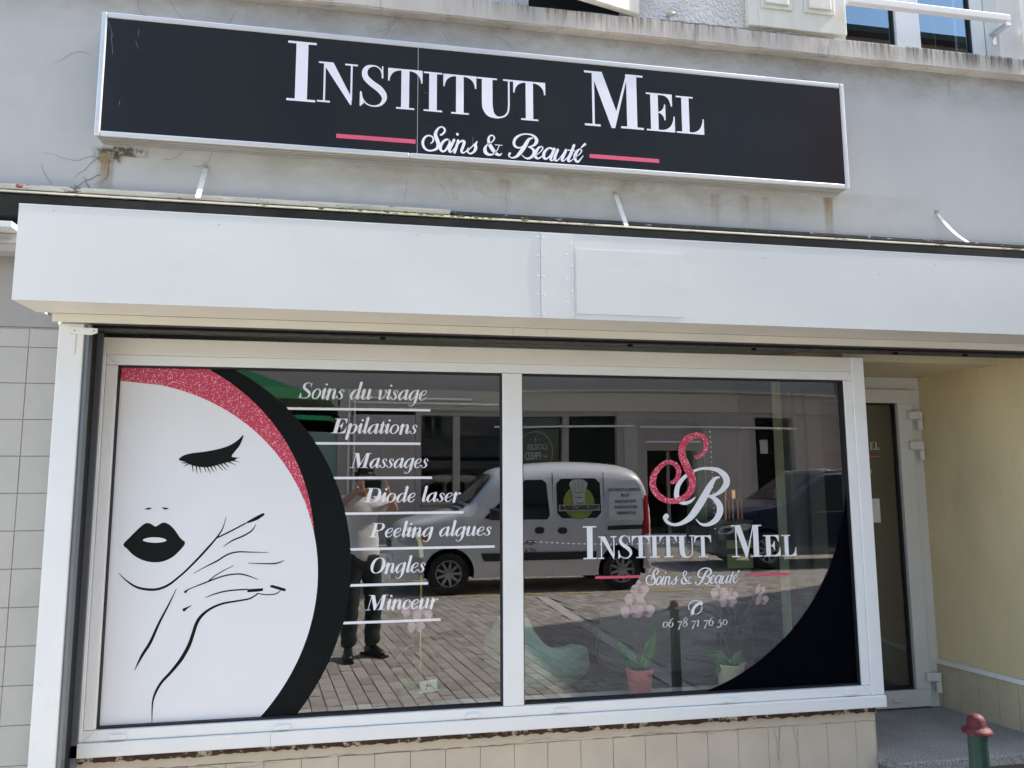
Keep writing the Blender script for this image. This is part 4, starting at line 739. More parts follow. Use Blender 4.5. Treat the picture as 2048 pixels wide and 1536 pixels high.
caps_line(SL, -.1001, VSIGNW, sign, .0105, .0082)
script(.2173, .9928, 3.134, -.1001, VSIGNW, sign)
for a, b, z in ((-.173, .184, 3.115), (.92 if 0 else .916, 1.0, 0), (1.015, 1.367, 3.109)):
    if z: link('pink_line', B(a, b, -.1006, -.0999, z-.010, z+.010), VPINKS, sign)
bm = BM(); r = random.Random(4); j = 0
for (x, z, a, n) in ((-1.155, 3.56, -1.25, 5), (-1.14, 3.50, -1.45, 6), (-1.03, 3.54, -1.6, 3), (-1.04, 3.48, -1.2, 3), (-1.09, 3.20, -1.5, 2), (.22, 3.36, -.3, 2), (.45, 3.16, -1.6, 3)):
    pts = [(x+i*.018*cos(a), z+i*.018*sin(a), .0009) for i in range(n)]
    j += 1; ribbon(bm, pts, -.0999-.00002*j, k=2, cap=False)
link('scratch', bm, mat('pale_scratch', (.30, .32, .34), .6), sign)

# ---- bollard
bol = thing('bollard', 'green fluted iron bollard with dark red cap on the pavement', 'bollard', (1.935, -1.22, 0))
bm = BM(); lathe(bm, [(.050, 0), (.050, .10), (.044, .13), (.038, .17), (.034, .20), (.0285, .738), (.030, .742), (.030, .752)], n=40)
for v in bm.verts:
    if .2 <= v.co.z < .74:
        a = atan2(v.co.y, v.co.x); k = 1-.06*(sin(a*10) > .1); v.co.x *= k; v.co.y *= k
link('shaft', bm, mat('bollard_green', (.007, .040, .030), .55, .3, 12, bump=.5, bscale=50, col2=(.11, .035, .03), mask=(7, .60, .63)), bol, smooth=True)
bm = BM(); lathe(bm, [(.028, .751), (.044, .750), (.0455, .754), (.041, .762), (.030, .768), (.0275, .772), (.0275, .786), (.022, .799), (.012, .806), (.002, .808)], n=36)
link('cap', bm, mat('bollard_red', (.095, .016, .022), .6, .3, 30, bump=.4, bscale=90, spec=.3, col2=(.20, .10, .09), mask=(26, .56, .66)), bol, smooth=True)
# ================================================================ ACROSS THE STREET (seen in the panes)
YO = -16.5
kerb = tag(link('kerb', B(-30, 30, YO+1.3, YO+1.5, -.2, .13, .01), mat('granite_kerb', (.5, .48, .45), .8, .1, 6, grit=.2)), kind='structure')
pv = tag(link('far_pavement', B(-30, 30, YO-12, YO+1.3, -.2, .12), ASPH), kind='structure')
TAUPE = mat('taupe_shopfront_paint', (.44, .37, .32), .55, .06, 3); TAUPE2 = mat('pale_taupe_panel', (.52, .46, .40), .55, .06, 3)
opp = thing('restaurant_building', 'taupe restaurant shopfront across the square, mirrored in the panes', 'building', (0, 0, 0))
def ob(name, x0, x1, z0, z1, d0, d1, m, par=None, bev=0): return link(name, B(x0, x1, YO+d0, YO+d1, z0, z1, bev), m, par or opp)
ob('upper_facade', -8, 13.2, 3.95, 15.6, -.6, .0, mat('beige_facade', (.38, .35, .30), .9, .1, 1.5))
ob('side_body', -8, 13.2, .12, 3.94, -8, -.9, DARK); ob('roof', -8.4, 13.6, 15.6, 15.85, -8, .45, mat('roof_dark', (.06, .05, .045), .8, .2, 2))
ob('fascia', -.75, 13.2, 3.42, 3.945, -.5, .12, TAUPE); ob('cornice', 3.9, 13.2, 3.946, 4.0, -.1, .22, TAUPE2)
LST = mat('bright_white_strip', (.85, .85, .82), .3, .03, 5)  # sunlit glare of the ledges is put into white paint and round tubes
for a, b, z in ((3.2, 7.05, 3.02), (7.25, 11.8, 3.0), (7.4, 8.95, 2.60), (-.5, 3.3, 3.60), (-.5, 2.6, 3.72)): link('metal_strip', tube(BM(), [(a, YO+.16, z), (b, YO+.16, z)], .03, 10), LST, opp, smooth=True)
for x in (-.52, -.38): link('awning_post', tube(BM(), [(x, YO+.2, .13), (x, YO+.2, 3.9)], .022, 10), LST, opp, smooth=True)
ob('tinted_panel_wall', -8, -.81, .12, 3.94, -.1, .05, mat('parasol_tinted_panel', (.24, .33, .26), .5, .1, 2))  # green tint from the parasol is put into the wall colour
for k in range(7): ob('panel_post', -7.6+k, -7.54+k, .12, 3.9, .051, .09, TAUPE)
piers = [(-.80, -.45), (1.16, 1.30), (2.13, 2.30), (3.39, 3.97), (5.12, 5.28), (6.61, 7.44), (8.87, 10.6), (11.75, 13.2)]
for a, b in piers: ob('pier', a, b, .12, 3.415, -.2, .10, TAUPE)
for a, b, z0, z1 in ((6.80, 7.17, 1.1, 3.1), (9.05, 10.40, 1.0, 3.0)): ob('pier_panel', a, b, z0, z1, .101, .13, TAUPE2, bev=.01)
for a, b, z0, z1 in ((-.44, 1.15, .12, 3.3),):
    d = ob('brown_door', a, b, z0, z1, -.1, .05, TAUPE2); ob('door_panel', a+.15, (a+b)/2-.03, .4, 3.1, .051, .07, TAUPE, d); ob('door_panel', (a+b)/2+.03, b-.15, .4, 3.1, .051, .07, TAUPE, d)
for a, b in ((1.30, 2.13), (2.30, 3.39), (3.97, 5.12), (5.28, 6.61), (10.6, 11.75)):
    wq = ob('shop_window', a, b, 1.08, 3.3, -.12, -.1, GLASSD2 if a < 3.5 else GLASSD); ob('window_sill', a, b, 1.02, 1.079, -.1, .14, TAUPE); ob('parapet_panel', a, b, .12, 1.015, -.2, .06, TAUPE)
    ob('transom', a, b, 3.301, 3.415, -.2, .08, TAUPE)
dr = ob('entrance_door', 7.44, 8.87, .14, 2.37, -.3, -.28, GLASSD); ob('door_frame', 8.12, 8.19, .14, 2.37, -.279, -.2, TAUPE, dr); ob('transom_panel', 7.44, 8.87, 2.38, 3.415, -.2, .07, TAUPE)
ob('door_step', 7.3, 9.0, .121, .17, -.2, .5, mat('pale_step', (.6, .58, .54), .7))
ob('menu_notice', 10.82, 11.05, 2.31, 2.69, -.095, -.09, mat('paper', (.7, .72, .66)))
tag(link('dark_window_backing', recalc(box(BM(), -.4, 12, YO-.86, YO-.84, .12, 3.4)), INK), kind='structure')  # flat black sheet, the unlit room's darkness put into its colour
for i in range(5):
    for z in (5.0, 8.0, 10.6):
        f = ob('upper_window', -6.2+i*4, -5.1+i*4, z, z+1.7, .001, .05, TAUPE2); ob('pane', -6.1+i*4, -5.2+i*4, z+.1, z+1.6, .051, .06, GLASSU, f)
# lamp hanging inside the restaurant
pl = thing('pendant_lamp', 'small brass pendant lamp hung behind the restaurant window', 'lamp', (5.9, YO-.5, 3.0))
bm = BM(); tube(bm, [(0, 0, 0), (0, 0, .4)], .01); lathe(bm, [(.03, 0), (.13, -.16), (.12, -.17)], cap=False); link('shade', bm, mat('brass', (.5, .35, .12), .35, metal=.8), pl)
# emblem lettering on the restaurant window (faces the square)
EM = mat('pale_etched_film', (.42, .45, .44), .8, .05, 5)
def wall_text(txt, size, x, y, z, parent, m, sx=1, bold=0.0, name='lettering'):
    """text on a plane facing +y"""
    me = font_mesh(txt, size, bold); o = bpy.data.objects.new(name, me); C.objects.link(o); me.materials.clear(); me.materials.append(m)
    o.matrix_world = Matrix.Translation((x, y, z)) @ Matrix.Rotation(pi, 4, 'Z') @ Matrix.Rotation(pi/2, 4, 'X') @ Matrix.Scale(sx, 4, (1, 0, 0)); o.parent = parent; return o
yl = YO-.095
wall_text("L'ATELIER", .21, 4.47, yl, 2.50, opp, EM, .60, .006); wall_text('FRED', .27, 4.36, yl, 2.26, opp, EM, .72, .010); wall_text('DE', .09, 4.70, yl, 2.25, opp, EM, 1, .003)
bm = BM(); ribbon(bm, [(4.42+.47*cos(2*pi*i/40), 2.36+.55*sin(2*pi*i/40), .018) for i in range(40)], yl, k=2, closed=True)
ribbon(bm, [(4.405, 2.63, .012), (4.405, 2.76, .012)], yl, sm=False); ribbon(bm, [(4.435, 2.63, .012), (4.435, 2.76, .012)], yl, sm=False); disc(bm, 4.30, 2.70, .018, yl); disc(bm, 4.54, 2.70, .018, yl)
link('round_emblem', bm, EM, opp)
# tall house to the right that shades the near paving
sh = thing('corner_house', 'tall plain corner house further right along the street', 'building')
bm = BM(); pts = [(10.5, -5.1), (22, -10.95), (30, 4), (10.5, 4)]; a = [bm.verts.new((p[0], p[1], 0)) for p in pts]; b = [bm.verts.new((p[0], p[1], 9.0)) for p in pts]
bm.faces.new(a[::-1]); bm.faces.new(b)
for i in range(4): bm.faces.new((a[i], a[(i+1) % 4], b[(i+1) % 4], b[i]))
link('wall', recalc(bm), mat('pale_house_render', (.5, .46, .4), .9, .08, 1.2), sh)
bm = BM(); prism(bm, [(10.8, 9.002), (30, 9.002), (30, 9.2), (10.8, 9.2)], -2, 4); link('roof', bm, mat('roof_dark', (.06, .05, .045)), sh)
for i in range(3):
    for z in (1.2, 4.0, 6.6):
        f = link('window', B(10.44, 10.499, -3.9+i*2.2, -2.8+i*2.2, z, z+1.6, .003), mat('white_trim', (.74, .73, .68)), sh); link('pane', B(10.42, 10.438, -3.8+i*2.2, -2.9+i*2.2, z+.1, z+1.5), GLASSU, f)
sal = thing('terracotta_house', 'terracotta painted house front at the right end of the square', 'building')
link('wall', B(13.3, 26, YO-8, YO+.3, .12, 15.2), mat('terracotta_render', (.55, .27, .18), .9, .08, 1.2), sal)
link('roof', B(13.2, 26.3, YO-8, YO+.6, 15.202, 15.4), mat('roof_dark', (.06, .05, .045)), sal)
for i in range(3):
    for z in (1.4, 4.6, 7.6):
        f = link('window', B(14.2+i*2.5, 15.3+i*2.5, YO+.301, YO+.35, z, z+1.8, .003), mat('white_trim', (.74, .73, .68)), sal); link('pane', B(14.3+i*2.5, 15.2+i*2.5, YO+.351, YO+.36, z+.1, z+1.7), GLASSU, f)
# utility box and pipes on the inner salmon wall
ub = thing('electric_meter_box', 'small grey meter box with pipes on the salmon inner wall', 'meter box', (2.715, .945, 1.95))
link('casing', B(-.06, .07, -.06, .0, -.12, .12, .008), mat('meter_grey', (.40, .44, .43), .4), ub); link('lid', B(-.05, .06, -.066, -.0605, -.02, .11, .002), mat('white_trim', (.74, .73, .68)), ub)
for dx in (-.035, .0, .035): 
    bm = BM(); tube(bm, [(dx, -.03, .121), (dx, -.03, .44)], .007); link('conduit', bm, mat('white_trim', (.74, .73, .68)), ub)
bm = BM(); tube(bm, [(-.03, -.03, -.121), (-.03, -.03, -.62)], .016); link('conduit', bm, mat('pipe_grey', (.45, .46, .5), .3, metal=.4), ub)
for dx in (.015, .05):
    bm = BM(); lathe(bm, [(.016, -.32), (.018, -.40), (.012, -.41)], dx, -.03, 12); link('valve', bm, ALU, ub)

# ---- vehicles
def profile_fn(P):
    def f(x):
        if x <= P[0][0]: return P[0][1]
        for a, b in zip(P, P[1:]):
            if x <= b[0]: return a[1]+(b[1]-a[1])*(x-a[0])/(b[0]-a[0])
        return P[-1][1]
    return f
def vehicle(name, label, cat, L, prof, W, zb, wheels, wr, paint, belt, tum, loc, rz, nose_r=.45, tail_r=.15, crown=.03, rcz=.13, rcy=.16):
    """front of the vehicle at local x=0, tail at x=L"""
    root = thing(name, label, cat, loc, rz)
    pr = catmull(prof, 6); pr = [p for p in pr]; top = profile_fn(pr)
    def hw(x, z):
        w0 = W/2
        if x < nose_r: w0 -= .30*(1-sqrt(max(0, 1-((nose_r-x)/nose_r)**2)))
        if x > L-tail_r: w0 -= .10*(1-sqrt(max(0, 1-((x-L+tail_r)/tail_r)**2)))
        if z > belt: w0 -= tum*(z-belt)
        if z < .38: w0 -= .05*(.38-z)/.16
        return w0
    bm = BM(); rings = []; st = [0, .02, .05, .1, .16, .24, .34]+[.34+(L-.34-.2)*i/34 for i in range(1, 35)]+[L-.14, L-.08, L-.04, L-.015, L]
    for x in st:
        zt = top(x); e = min(x, L-x); zb_ = zb+ (.10 if x < .02 or x > L-.01 else .0); pts = []
        rc = rcz if zt > 1.25 else .10
        zs = [zb_, .34, .5, .68, .85, belt]; zs = [z for z in zs if z < zt-rc-.02]
        n_up = 5; base = zs[-1]; zs += [base+(zt-rc-base)*(i+1)/n_up for i in range(n_up)]
        while len(zs) < 11: zs.insert(1, (zs[0]+zs[1])/2)
        left = [(-hw(x, z), z) for z in zs]
        wtop = hw(x, zt-rc)
        ry = rcy if zt > 1.25 else .10
        for t in (.25, .5, .75, 1.0): left.append((-(wtop-ry*(1-cos(t*pi/2))), zt-rc+rc*sin(t*pi/2)))
        roof = [(-(wtop-ry)*u, zt+crown*(1-u*u)) for u in (.6, .2)]
        half = left+roof; ring = half+[(-a, b) for a, b in half[::-1]]
        rings.append([bm.verts.new((x, a, b)) for a, b in ring])
    n = len(rings[0])
    for q in range(len(rings)-1):
        for j in range(n): bm.faces.new((rings[q][j], rings[q][(j+1) % n], rings[q+1][(j+1) % n], rings[q+1][j]))
    bm.faces.new(rings[0][::-1]); bm.faces.new(rings[-1]); recalc(bm)
    body = link('body', bm, [paint, DARK], root, smooth=True)
    # wheel arches cut out of the shell
    cb = BM()
    for wx in wheels:
        for s in (-1, 1):
            bmesh.ops.create_cone(cb, cap_ends=True, segments=36, radius1=wr+.065, radius2=wr+.065, depth=.5, matrix=Matrix.Translation((wx, s*W/2, wr)) @ Matrix.Rotation(pi/2, 4, 'X'))
    cut = link('cut', cb, DARK)
    md = body.modifiers.new('b', 'BOOLEAN'); md.object = cut; md.operation = 'DIFFERENCE'; md.solver = 'EXACT'
    cut.parent = root
    dg = bpy.context.evaluated_depsgraph_get(); dg.update(); me = bpy.data.meshes.new_from_object(body.evaluated_get(dg)); body.modifiers.clear(); body.data = me; bpy.data.objects.remove(cut)
    try: me.set_sharp_from_angle(angle=radians(38))
    except Exception: pass
    for wx in wheels:
        for s in (-1, 1):
            bm = BM(); pf = [(wr*.62, .09), (wr*.70, .105), (wr*.94, .10), (wr, .07), (wr, -.07), (wr*.94, -.10), (wr*.62, -.09)]
            lathe(bm, pf, n=36, cap=False)
            wh = link('wheel', bm, BLACKR, root, smooth=True); wh.location = (wx, s*(W/2-.115), wr); wh.rotation_euler = (s*-pi/2, 0, 0)
            bm = BM(); lathe(bm, [(wr*.64, .092), (wr*.60, .094), (wr*.56, .055), (wr*.56, .03)], n=32, cap=False)
            for k in range(9):
                a = 2*pi*k/9; c, s_ = cos(a), sin(a); v = [bm.verts.new((p*c-q*s_, p*s_+q*c, h)) for p, q, h in ((.05, -.022, .085), (.05, .022, .085), (wr*.58, .016, .075), (wr*.58, -.016, .075))]; bm.faces.new(v)
            lathe(bm, [(.055, .06), (.055, .09), (.03, .096)], n=16); link('rim', recalc(bm), mat('alloy_rim', (.45, .45, .46), .35, .05, 5, metal=.7), wh)
            bm = BM(); lathe(bm, [(wr*.60, .02), (.02, .021)], n=20); link('brake_disc', bm, DARK, wh)
    def side(pts, s, m, nm, off=.004, par=None, k=0):
        p2 = catmull(pts, k, True) if k else pts
        bm = BM(); cx = sum(p[0] for p in p2)/len(p2); cz = sum(p[1] for p in p2)/len(p2); c = bm.verts.new((cx, s*(hw(cx, cz)+off), cz))
        v = [bm.verts.new((p[0], s*(hw(*p[:2])+off), p[1])) for p in p2]
        for i in range(len(v)): bm.faces.new((c, v[i], v[(i+1) % len(v)]))
        return link(nm, recalc(bm), m, par or root)
    def across(x0, x1, w, m, nm, off=.006, n=8, u0=-1, par=None):
        bm = BM(); g = []
        for i in range(n+1):
            x = x0+(x1-x0)*i/n; dz = (top(x+.01)-top(x-.01))/.02; l_ = sqrt(1+dz*dz); rr = []
            for j in range(13):
                u = -1+2*j/12; yy = u*(w if not callable(w) else w(i/n)); rr.append(bm.verts.new((x-off*dz/l_, yy, top(x)+crown*(1-min(1, abs(yy)/(W/2-.1))**2)+off/l_)))
            g.append(rr)
        for i in range(n):
            for j in range(12): bm.faces.new((g[i][j], g[i][j+1], g[i+1][j+1], g[i+1][j]))
        return link(nm, recalc(bm), m, par or root, smooth=True)
    return root, body, side, across, hw, top
WPAINT = mat('white_car_paint', (.74, .75, .77), .28, .015, 3, coat=.5); CGL = mat('car_window_glass', (.012, .016, .017), .04, .1, 2, spec=.7); TRIM = mat('black_plastic_trim', (.03, .032, .034), .5, .1, 8)
van, vbody, vside, vacross, vhw, vtop = vehicle('delivery_van', 'white small delivery van with green chef emblem, parked facing left', 'van', 3.88, [(0, .62), (.05, .86), (.16, .975), (.5, 1.065), (.96, 1.165), (1.04, 1.21), (1.46, 1.685), (1.70, 1.775), (2.2, 1.83), (2.8, 1.845), (3.35, 1.815), (3.62, 1.765), (3.78, 1.64), (3.85, 1.35), (3.88, .95)], 1.66, .22, (.80, 3.40), .295, WPAINT, 1.02, .115, (.30, -8.27, 0), radians(-1.5), rcz=.24, rcy=.36)
RR = lambda x0, x1, z0, z1, r=.07, sk=0: [(x0+r, z0), (x1-r, z0), (x1, z0+r), (x1-sk, z1-r), (x1-sk-r, z1), (x0+sk+r, z1), (x0+sk, z1-r), (x0, z0+r)]
for s in (1, -1):
    vside([(1.30, 1.06), (1.42, 1.03), (2.28, 1.03), (2.32, 1.09), (2.28, 1.55), (2.22, 1.60), (1.98, 1.60), (1.62, 1.36)], s, CGL, 'front_side_window')
    vside(RR(2.43, 3.09, 1.04, 1.61), s, CGL, 'sliding_door_window')
    if s > 0: pnl = vside(RR(3.20, 3.74, 1.0, 1.58, .08, .03), s, WPAINT, 'rear_side_panel', .012)
    vside([(1.30, .455), (3.0, .455), (3.0, .565), (1.25, .565)], s, TRIM, 'bump_strip', .014)
    vside([(3.18, .86), (3.76, .87), (3.76, .93), (3.18, .92)], s, TRIM, 'door_rail', .010)
    for (x, z) in ((2.16, .88), (2.50, .87)): vside(RR(x-.07, x+.07, z-.05, z+.04, .03), s, TRIM, 'door_handle', .014)
    for pts in ([(1.17, .30), (1.18, .30), (1.22, 1.05), (1.21, 1.05)], [(2.355, .26), (2.367, .26), (2.38, 1.70), (2.368, 1.70)], [(3.14, .75), (3.15, .75), (3.15, 1.70), (3.14, 1.70)], [(3.12, .26), (3.13, .26), (3.15, .75), (3.14, .75)]): vside(pts, s, INK, 'door_gap', .003)
    hl = vside([(.10, .74), (.36, .70), (.48, .80), (.44, .92), (.28, .94), (.12, .88)], s, mat('headlight_glass', (.45, .47, .46), .12, .1, 20, spec=.9), 'headlight', .012, k=3)
    vside([(.40, .73), (.49, .77), (.50, .85), (.43, .86)], s, mat('amber_indicator', (.5, .12, .02), .3), 'indicator', .013)
    vside([(3.70, .78), (3.83, .80), (3.835, 1.34), (3.77, 1.36)], s, mat('red_tail_light', (.42, .015, .02), .25), 'tail_light', .014)
    vside([(0.02, .24), (.45, .24), (.45, .50), (.30, .56), (.02, .58)], s, TRIM if 0 else mat('grey_bumper', (.50, .51, .53), .4), 'bumper', .018)
    vside([(3.72, .30), (3.86, .30), (3.86, .52), (3.72, .52)], s, mat('grey_bumper', (.5, .51, .53)), 'bumper', .016)
    bm = BM(); box(bm, 1.36, 1.50, s*(.88 if s > 0 else 1.0)-(.0), s*(.88 if s > 0 else 1.0)+.12, 1.05, 1.20, .03); link('door_mirror', bm, TRIM, van)
vacross(1.08, 1.44, lambda t: .68-.06*t, CGL, 'windscreen'); vacross(.9, 1.05, .66, TRIM, 'scuttle')
bm = BM(); box(bm, -.012, .02, -.42, .42, .62, .74, .01); link('front_grille', bm, TRIM, van); bm = BM(); box(bm, -.02, .03, -.26, .26, .36, .46, .004); link('number_plate', bm, VWHITE, van)
for yy in (-.2, .3):
    bm = BM(); tube(bm, [(1.0, yy, 1.23), (1.12, yy+.35, 1.33)], .008); link('wiper', bm, TRIM, van)
bm = BM(); tube(bm, [(1.56, .35, 1.79), (1.75, .35, 2.05)], .004); link('aerial', bm, TRIM, van)
# chef emblem and lettering on the side facing the shop
def vface(bm_fn, m, nm, off):
    bm = BM(); bm_fn(bm)
    for v in bm.verts: v.co.y = vhw(v.co.x, v.co.z)+off+v.co.y
    return link(nm, recalc(bm), m, van)
vface(lambda b: flat(b, [(2.76+.235*cos(2*pi*i/28), 1.26+.24*sin(2*pi*i/28)) for i in range(28)], 0), mat('lime_green_print', (.28, .36, .06), .5, .1, 20), 'emblem_disc', .007)
vface(lambda b: flat(b, [p for p in catmull([(2.66, 1.42), (2.62, 1.53), (2.68, 1.59), (2.76, 1.60), (2.84, 1.59), (2.90, 1.53), (2.86, 1.42), (2.84, 1.22), (2.76, 1.17), (2.68, 1.22)], 4, True)], 0), mat('pale_grey_print', (.55, .56, .54), .6), 'chef_figure', .009)
def arcs(b):
    for pts in ([(2.68, 1.42, .008), (2.76, 1.40, .008), (2.84, 1.42, .008)], [(2.72, 1.27, .010), (2.77, 1.24, .012), (2.83, 1.27, .010)], [(2.70, 1.57, .005), (2.71, 1.44, .005)], [(2.76, 1.58, .005), (2.76, 1.43, .005)], [(2.82, 1.57, .005), (2.81, 1.44, .005)], [(2.71, 1.34, .008), (2.81, 1.33, .008)]): ribbon(b, pts, 0, k=3)
vface(arcs, INK, 'chef_line_drawing', .0105)
vface(lambda b: flat(b, [(2.45, 1.14), (3.07, 1.14), (3.07, 1.235), (2.45, 1.235)], 0), mat('grey_ribbon_print', (.42, .42, .41), .6), 'name_ribbon', .011)
def van_text(t, size, x, z, off=.013, sx=1, bold=.002, m=INK):
    me = font_mesh(t, size, bold); vs_ = me.vertices
    for v in vs_:
        a, b = v.co.x*sx, v.co.y; X, Zz = x-a, z+b; v.co = (X, vhw(X, Zz)+off, Zz)
    me.materials.clear(); me.materials.append(m); o = bpy.data.objects.new('lettering', me); C.objects.link(o); o.parent = van
van_text('FREDERICUISINE', .085, 2.76, 1.187, .0125, .93, .003)
for t, z in (('CUISINE A DOMICILE', 1.44), ('POUR', 1.355), ('PARTICULIERS', 1.27), ('ASSOCIATIONS', 1.185), ('ENTREPRISES', 1.10)): van_text(t, .056, 3.47, z, .0145, .93, .002, mat('dark_grey_print', (.10, .10, .11), .6))
van_text('HEN', .10, 2.02, .70, .006, 1, .001, mat('dark_grey_print', (.1, .1, .11))); van_text('07 8', .09, 2.02, .585, .016, 1, .001, mat('dark_grey_print', (.1, .1, .11)))
van_text('RF', .10, 1.62, .70, .006, 1, .001, mat('dark_grey_print', (.1, .1, .11))); van_text('2', .09, 1.62, .60, .016, 1, .001, mat('dark_grey_print', (.1, .1, .11)))

DBLUE = mat('dark_blue_car_paint', (.008, .011, .035), .16, .05, 3, coat=.8)
suv, sb, ss, sa_, shw, stop_ = vehicle('parked_car', 'dark blue family car parked right of the white van', 'car', 4.6, [(0, .58), (.05, .85), (.18, .98), (.7, 1.08), (1.15, 1.14), (1.3, 1.20), (2.0, 1.66), (2.3, 1.74), (3.0, 1.77), (3.7, 1.70), (4.2, 1.52), (4.5, 1.25), (4.6, .85)], 1.82, .24, (.92, 3.65), .335, DBLUE, .98, .24, (6.2, -10.45, 0), radians(2))
for s in (1, -1):
    ss([(1.62, 1.02), (2.55, 1.03), (2.55, 1.46), (2.35, 1.50), (2.1, 1.44)], s, CGL, 'front_side_window'); ss([(2.62, 1.03), (3.5, 1.06), (3.42, 1.42), (2.95, 1.50), (2.62, 1.49)], s, CGL, 'rear_side_window'); ss([(3.58, 1.08), (4.05, 1.14), (3.85, 1.33), (3.52, 1.42)], s, CGL, 'quarter_window')
    ss([(1.6, .985), (4.1, 1.06), (4.1, 1.075), (1.6, 1.0)], s, mat('chrome', (.8, .8, .8), .12, metal=1), 'chrome_strip', .008)
    for x in (2.40, 3.42): ss(RR(x-.09, x+.09, .87, .91, .018), s, DBLUE, 'door_handle', .02)
    ss([(.08, .62), (.52, .70), (.60, .80), (.30, .80), (.10, .74)], s, mat('headlight_glass', (.45, .47, .46)), 'headlight', .012, k=3)
    for pts in ([(1.40, .35), (1.41, .35), (1.42, .98), (1.41, .98)], [(2.58, .32), (2.59, .32), (2.59, 1.0), (2.58, 1.0)], [(3.3, .50), (3.31, .50), (3.55, 1.05), (3.54, 1.05)]): ss(pts, s, INK, 'door_gap', .003)
    bm = BM(); tube(bm, [(2.1, s*.66, 1.74), (3.0, s*.67, 1.80), (3.8, s*.64, 1.70)], .016); link('roof_rail', bm, mat('chrome', (.8, .8, .8)), suv, smooth=True)
    bm = BM(); yy = (.98 if s > 0 else -1.10); box(bm, 1.62, 1.78, yy-.02 if s > 0 else yy, yy+.12 if s > 0 else yy+.14, 1.0, 1.14, .035); link('door_mirror', bm, DBLUE, suv)
sa_(1.30, 2.0, lambda t: .70-.10*t, CGL, 'windscreen')
bm = BM(); box(bm, -.015, .03, -.45, .45, .48, .70, .012); link('front_grille', bm, TRIM, suv); bm = BM(); box(bm, -.03, .02, -.26, .26, .36, .46, .004); link('number_plate', bm, VWHITE, suv)

# ---- parasol and cafe furniture on the left of the square
para = thing('market_parasol', 'green square market parasol at the top left of the reflection', 'parasol', (-1.75, -5.9, 0))
bm = BM(); tube(bm, [(0, 0, .08), (0, 0, 2.95)], .024); link('pole', bm, mat('pale_wood_pole', (.45, .35, .22), .6), para)
bm = BM(); top_ = bm.verts.new((0, 0, 3.0)); c8 = [bm.verts.new((1.35*sx_, 1.35*sy_, 2.40 if sx_*sy_ else 2.45)) for sx_, sy_ in ((1, 0), (1, 1), (0, 1), (-1, 1), (-1, 0), (-1, -1), (0, -1), (1, -1))]
for i in range(8): bm.faces.new((top_, c8[i], c8[(i+1) % 8]))
dn = [bm.verts.new(v.co-Vector((0, 0, .16))) for v in c8]
for i in range(8): bm.faces.new((c8[i], dn[i], dn[(i+1) % 8], c8[(i+1) % 8]))
bmesh.ops.solidify(bm, geom=bm.faces[:], thickness=.004)
PG = mat('green_canvas', (.02, .22, .10), .8, .08, 6); pn = PG.node_tree; pb = pn.nodes['Principled BSDF']; tr = pn.nodes.new('ShaderNodeBsdfTranslucent'); tr.inputs[0].default_value = (.03, .40, .18, 1); ms = pn.nodes.new('ShaderNodeMixShader'); ms.inputs[0].default_value = .5
pn.links.new(pb.outputs[0], ms.inputs[1]); pn.links.new(tr.outputs[0], ms.inputs[2]); pn.links.new(ms.outputs[0], pn.nodes['Material Output'].inputs[0])
link('canopy', bm, PG, para)
for sx_, sy_ in ((1, 0), (1, 1), (0, 1), (-1, 1), (-1, 0), (-1, -1), (0, -1), (1, -1)):
    bm = BM(); tube(bm, [(0, 0, 2.93), (1.3*sx_, 1.3*sy_, 2.37)], .01, 6); link('rib', bm, mat('pale_wood_pole', (.45, .35, .22)), para)
bm = BM(); box(bm, -.3, .3, -.3, .3, 0, .08, .01); link('base', bm, DARK, para)
RAT = mat('reddish_rattan', (.28, .09, .045), .6, .3, 40, bump=.4)
def cafe_chair(x, y, rz, label):
    t = thing('cafe_chair', label, 'chair', (x, y, 0), rz, 'rattan cafe chairs on the square')
    link('seat', B(-.22, .22, -.22, .22, .43, .46, .01), RAT, t)
    for a in (-.20, .20):
        for b in (-.20, .20):
            bm = BM(); tube(bm, [(a, b, 0), (a, b, .43 if b < 0 else .92)], .014); link('leg', bm, RAT, t)
    for z in (.60, .68, .76, .84, .91):
        bm = BM(); tube(bm, [(-.2, .2, z), (0, .23, z), (.2, .2, z)], .012); link('back_rail', bm, RAT, t)
    return t
cafe_chair(-.62, -5.5, .6, 'reddish rattan cafe chair just left of the photographer'); cafe_chair(-1.6, -5.0, 2.6, 'rattan cafe chair under the green parasol, far side from the photographer')
ct = thing('cafe_table', 'small round dark cafe table under the green parasol', 'table', (-1.15, -5.2, 0))
bm = BM(); lathe(bm, [(.30, .72), (.30, .74)]); link('table_top', bm, DARK, ct); bm = BM(); lathe(bm, [(.02, .03), (.02, .72)]); link('pedestal', bm, DARK, ct); bm = BM(); lathe(bm, [(.22, 0), (.05, .03)]); link('base', bm, DARK, ct)

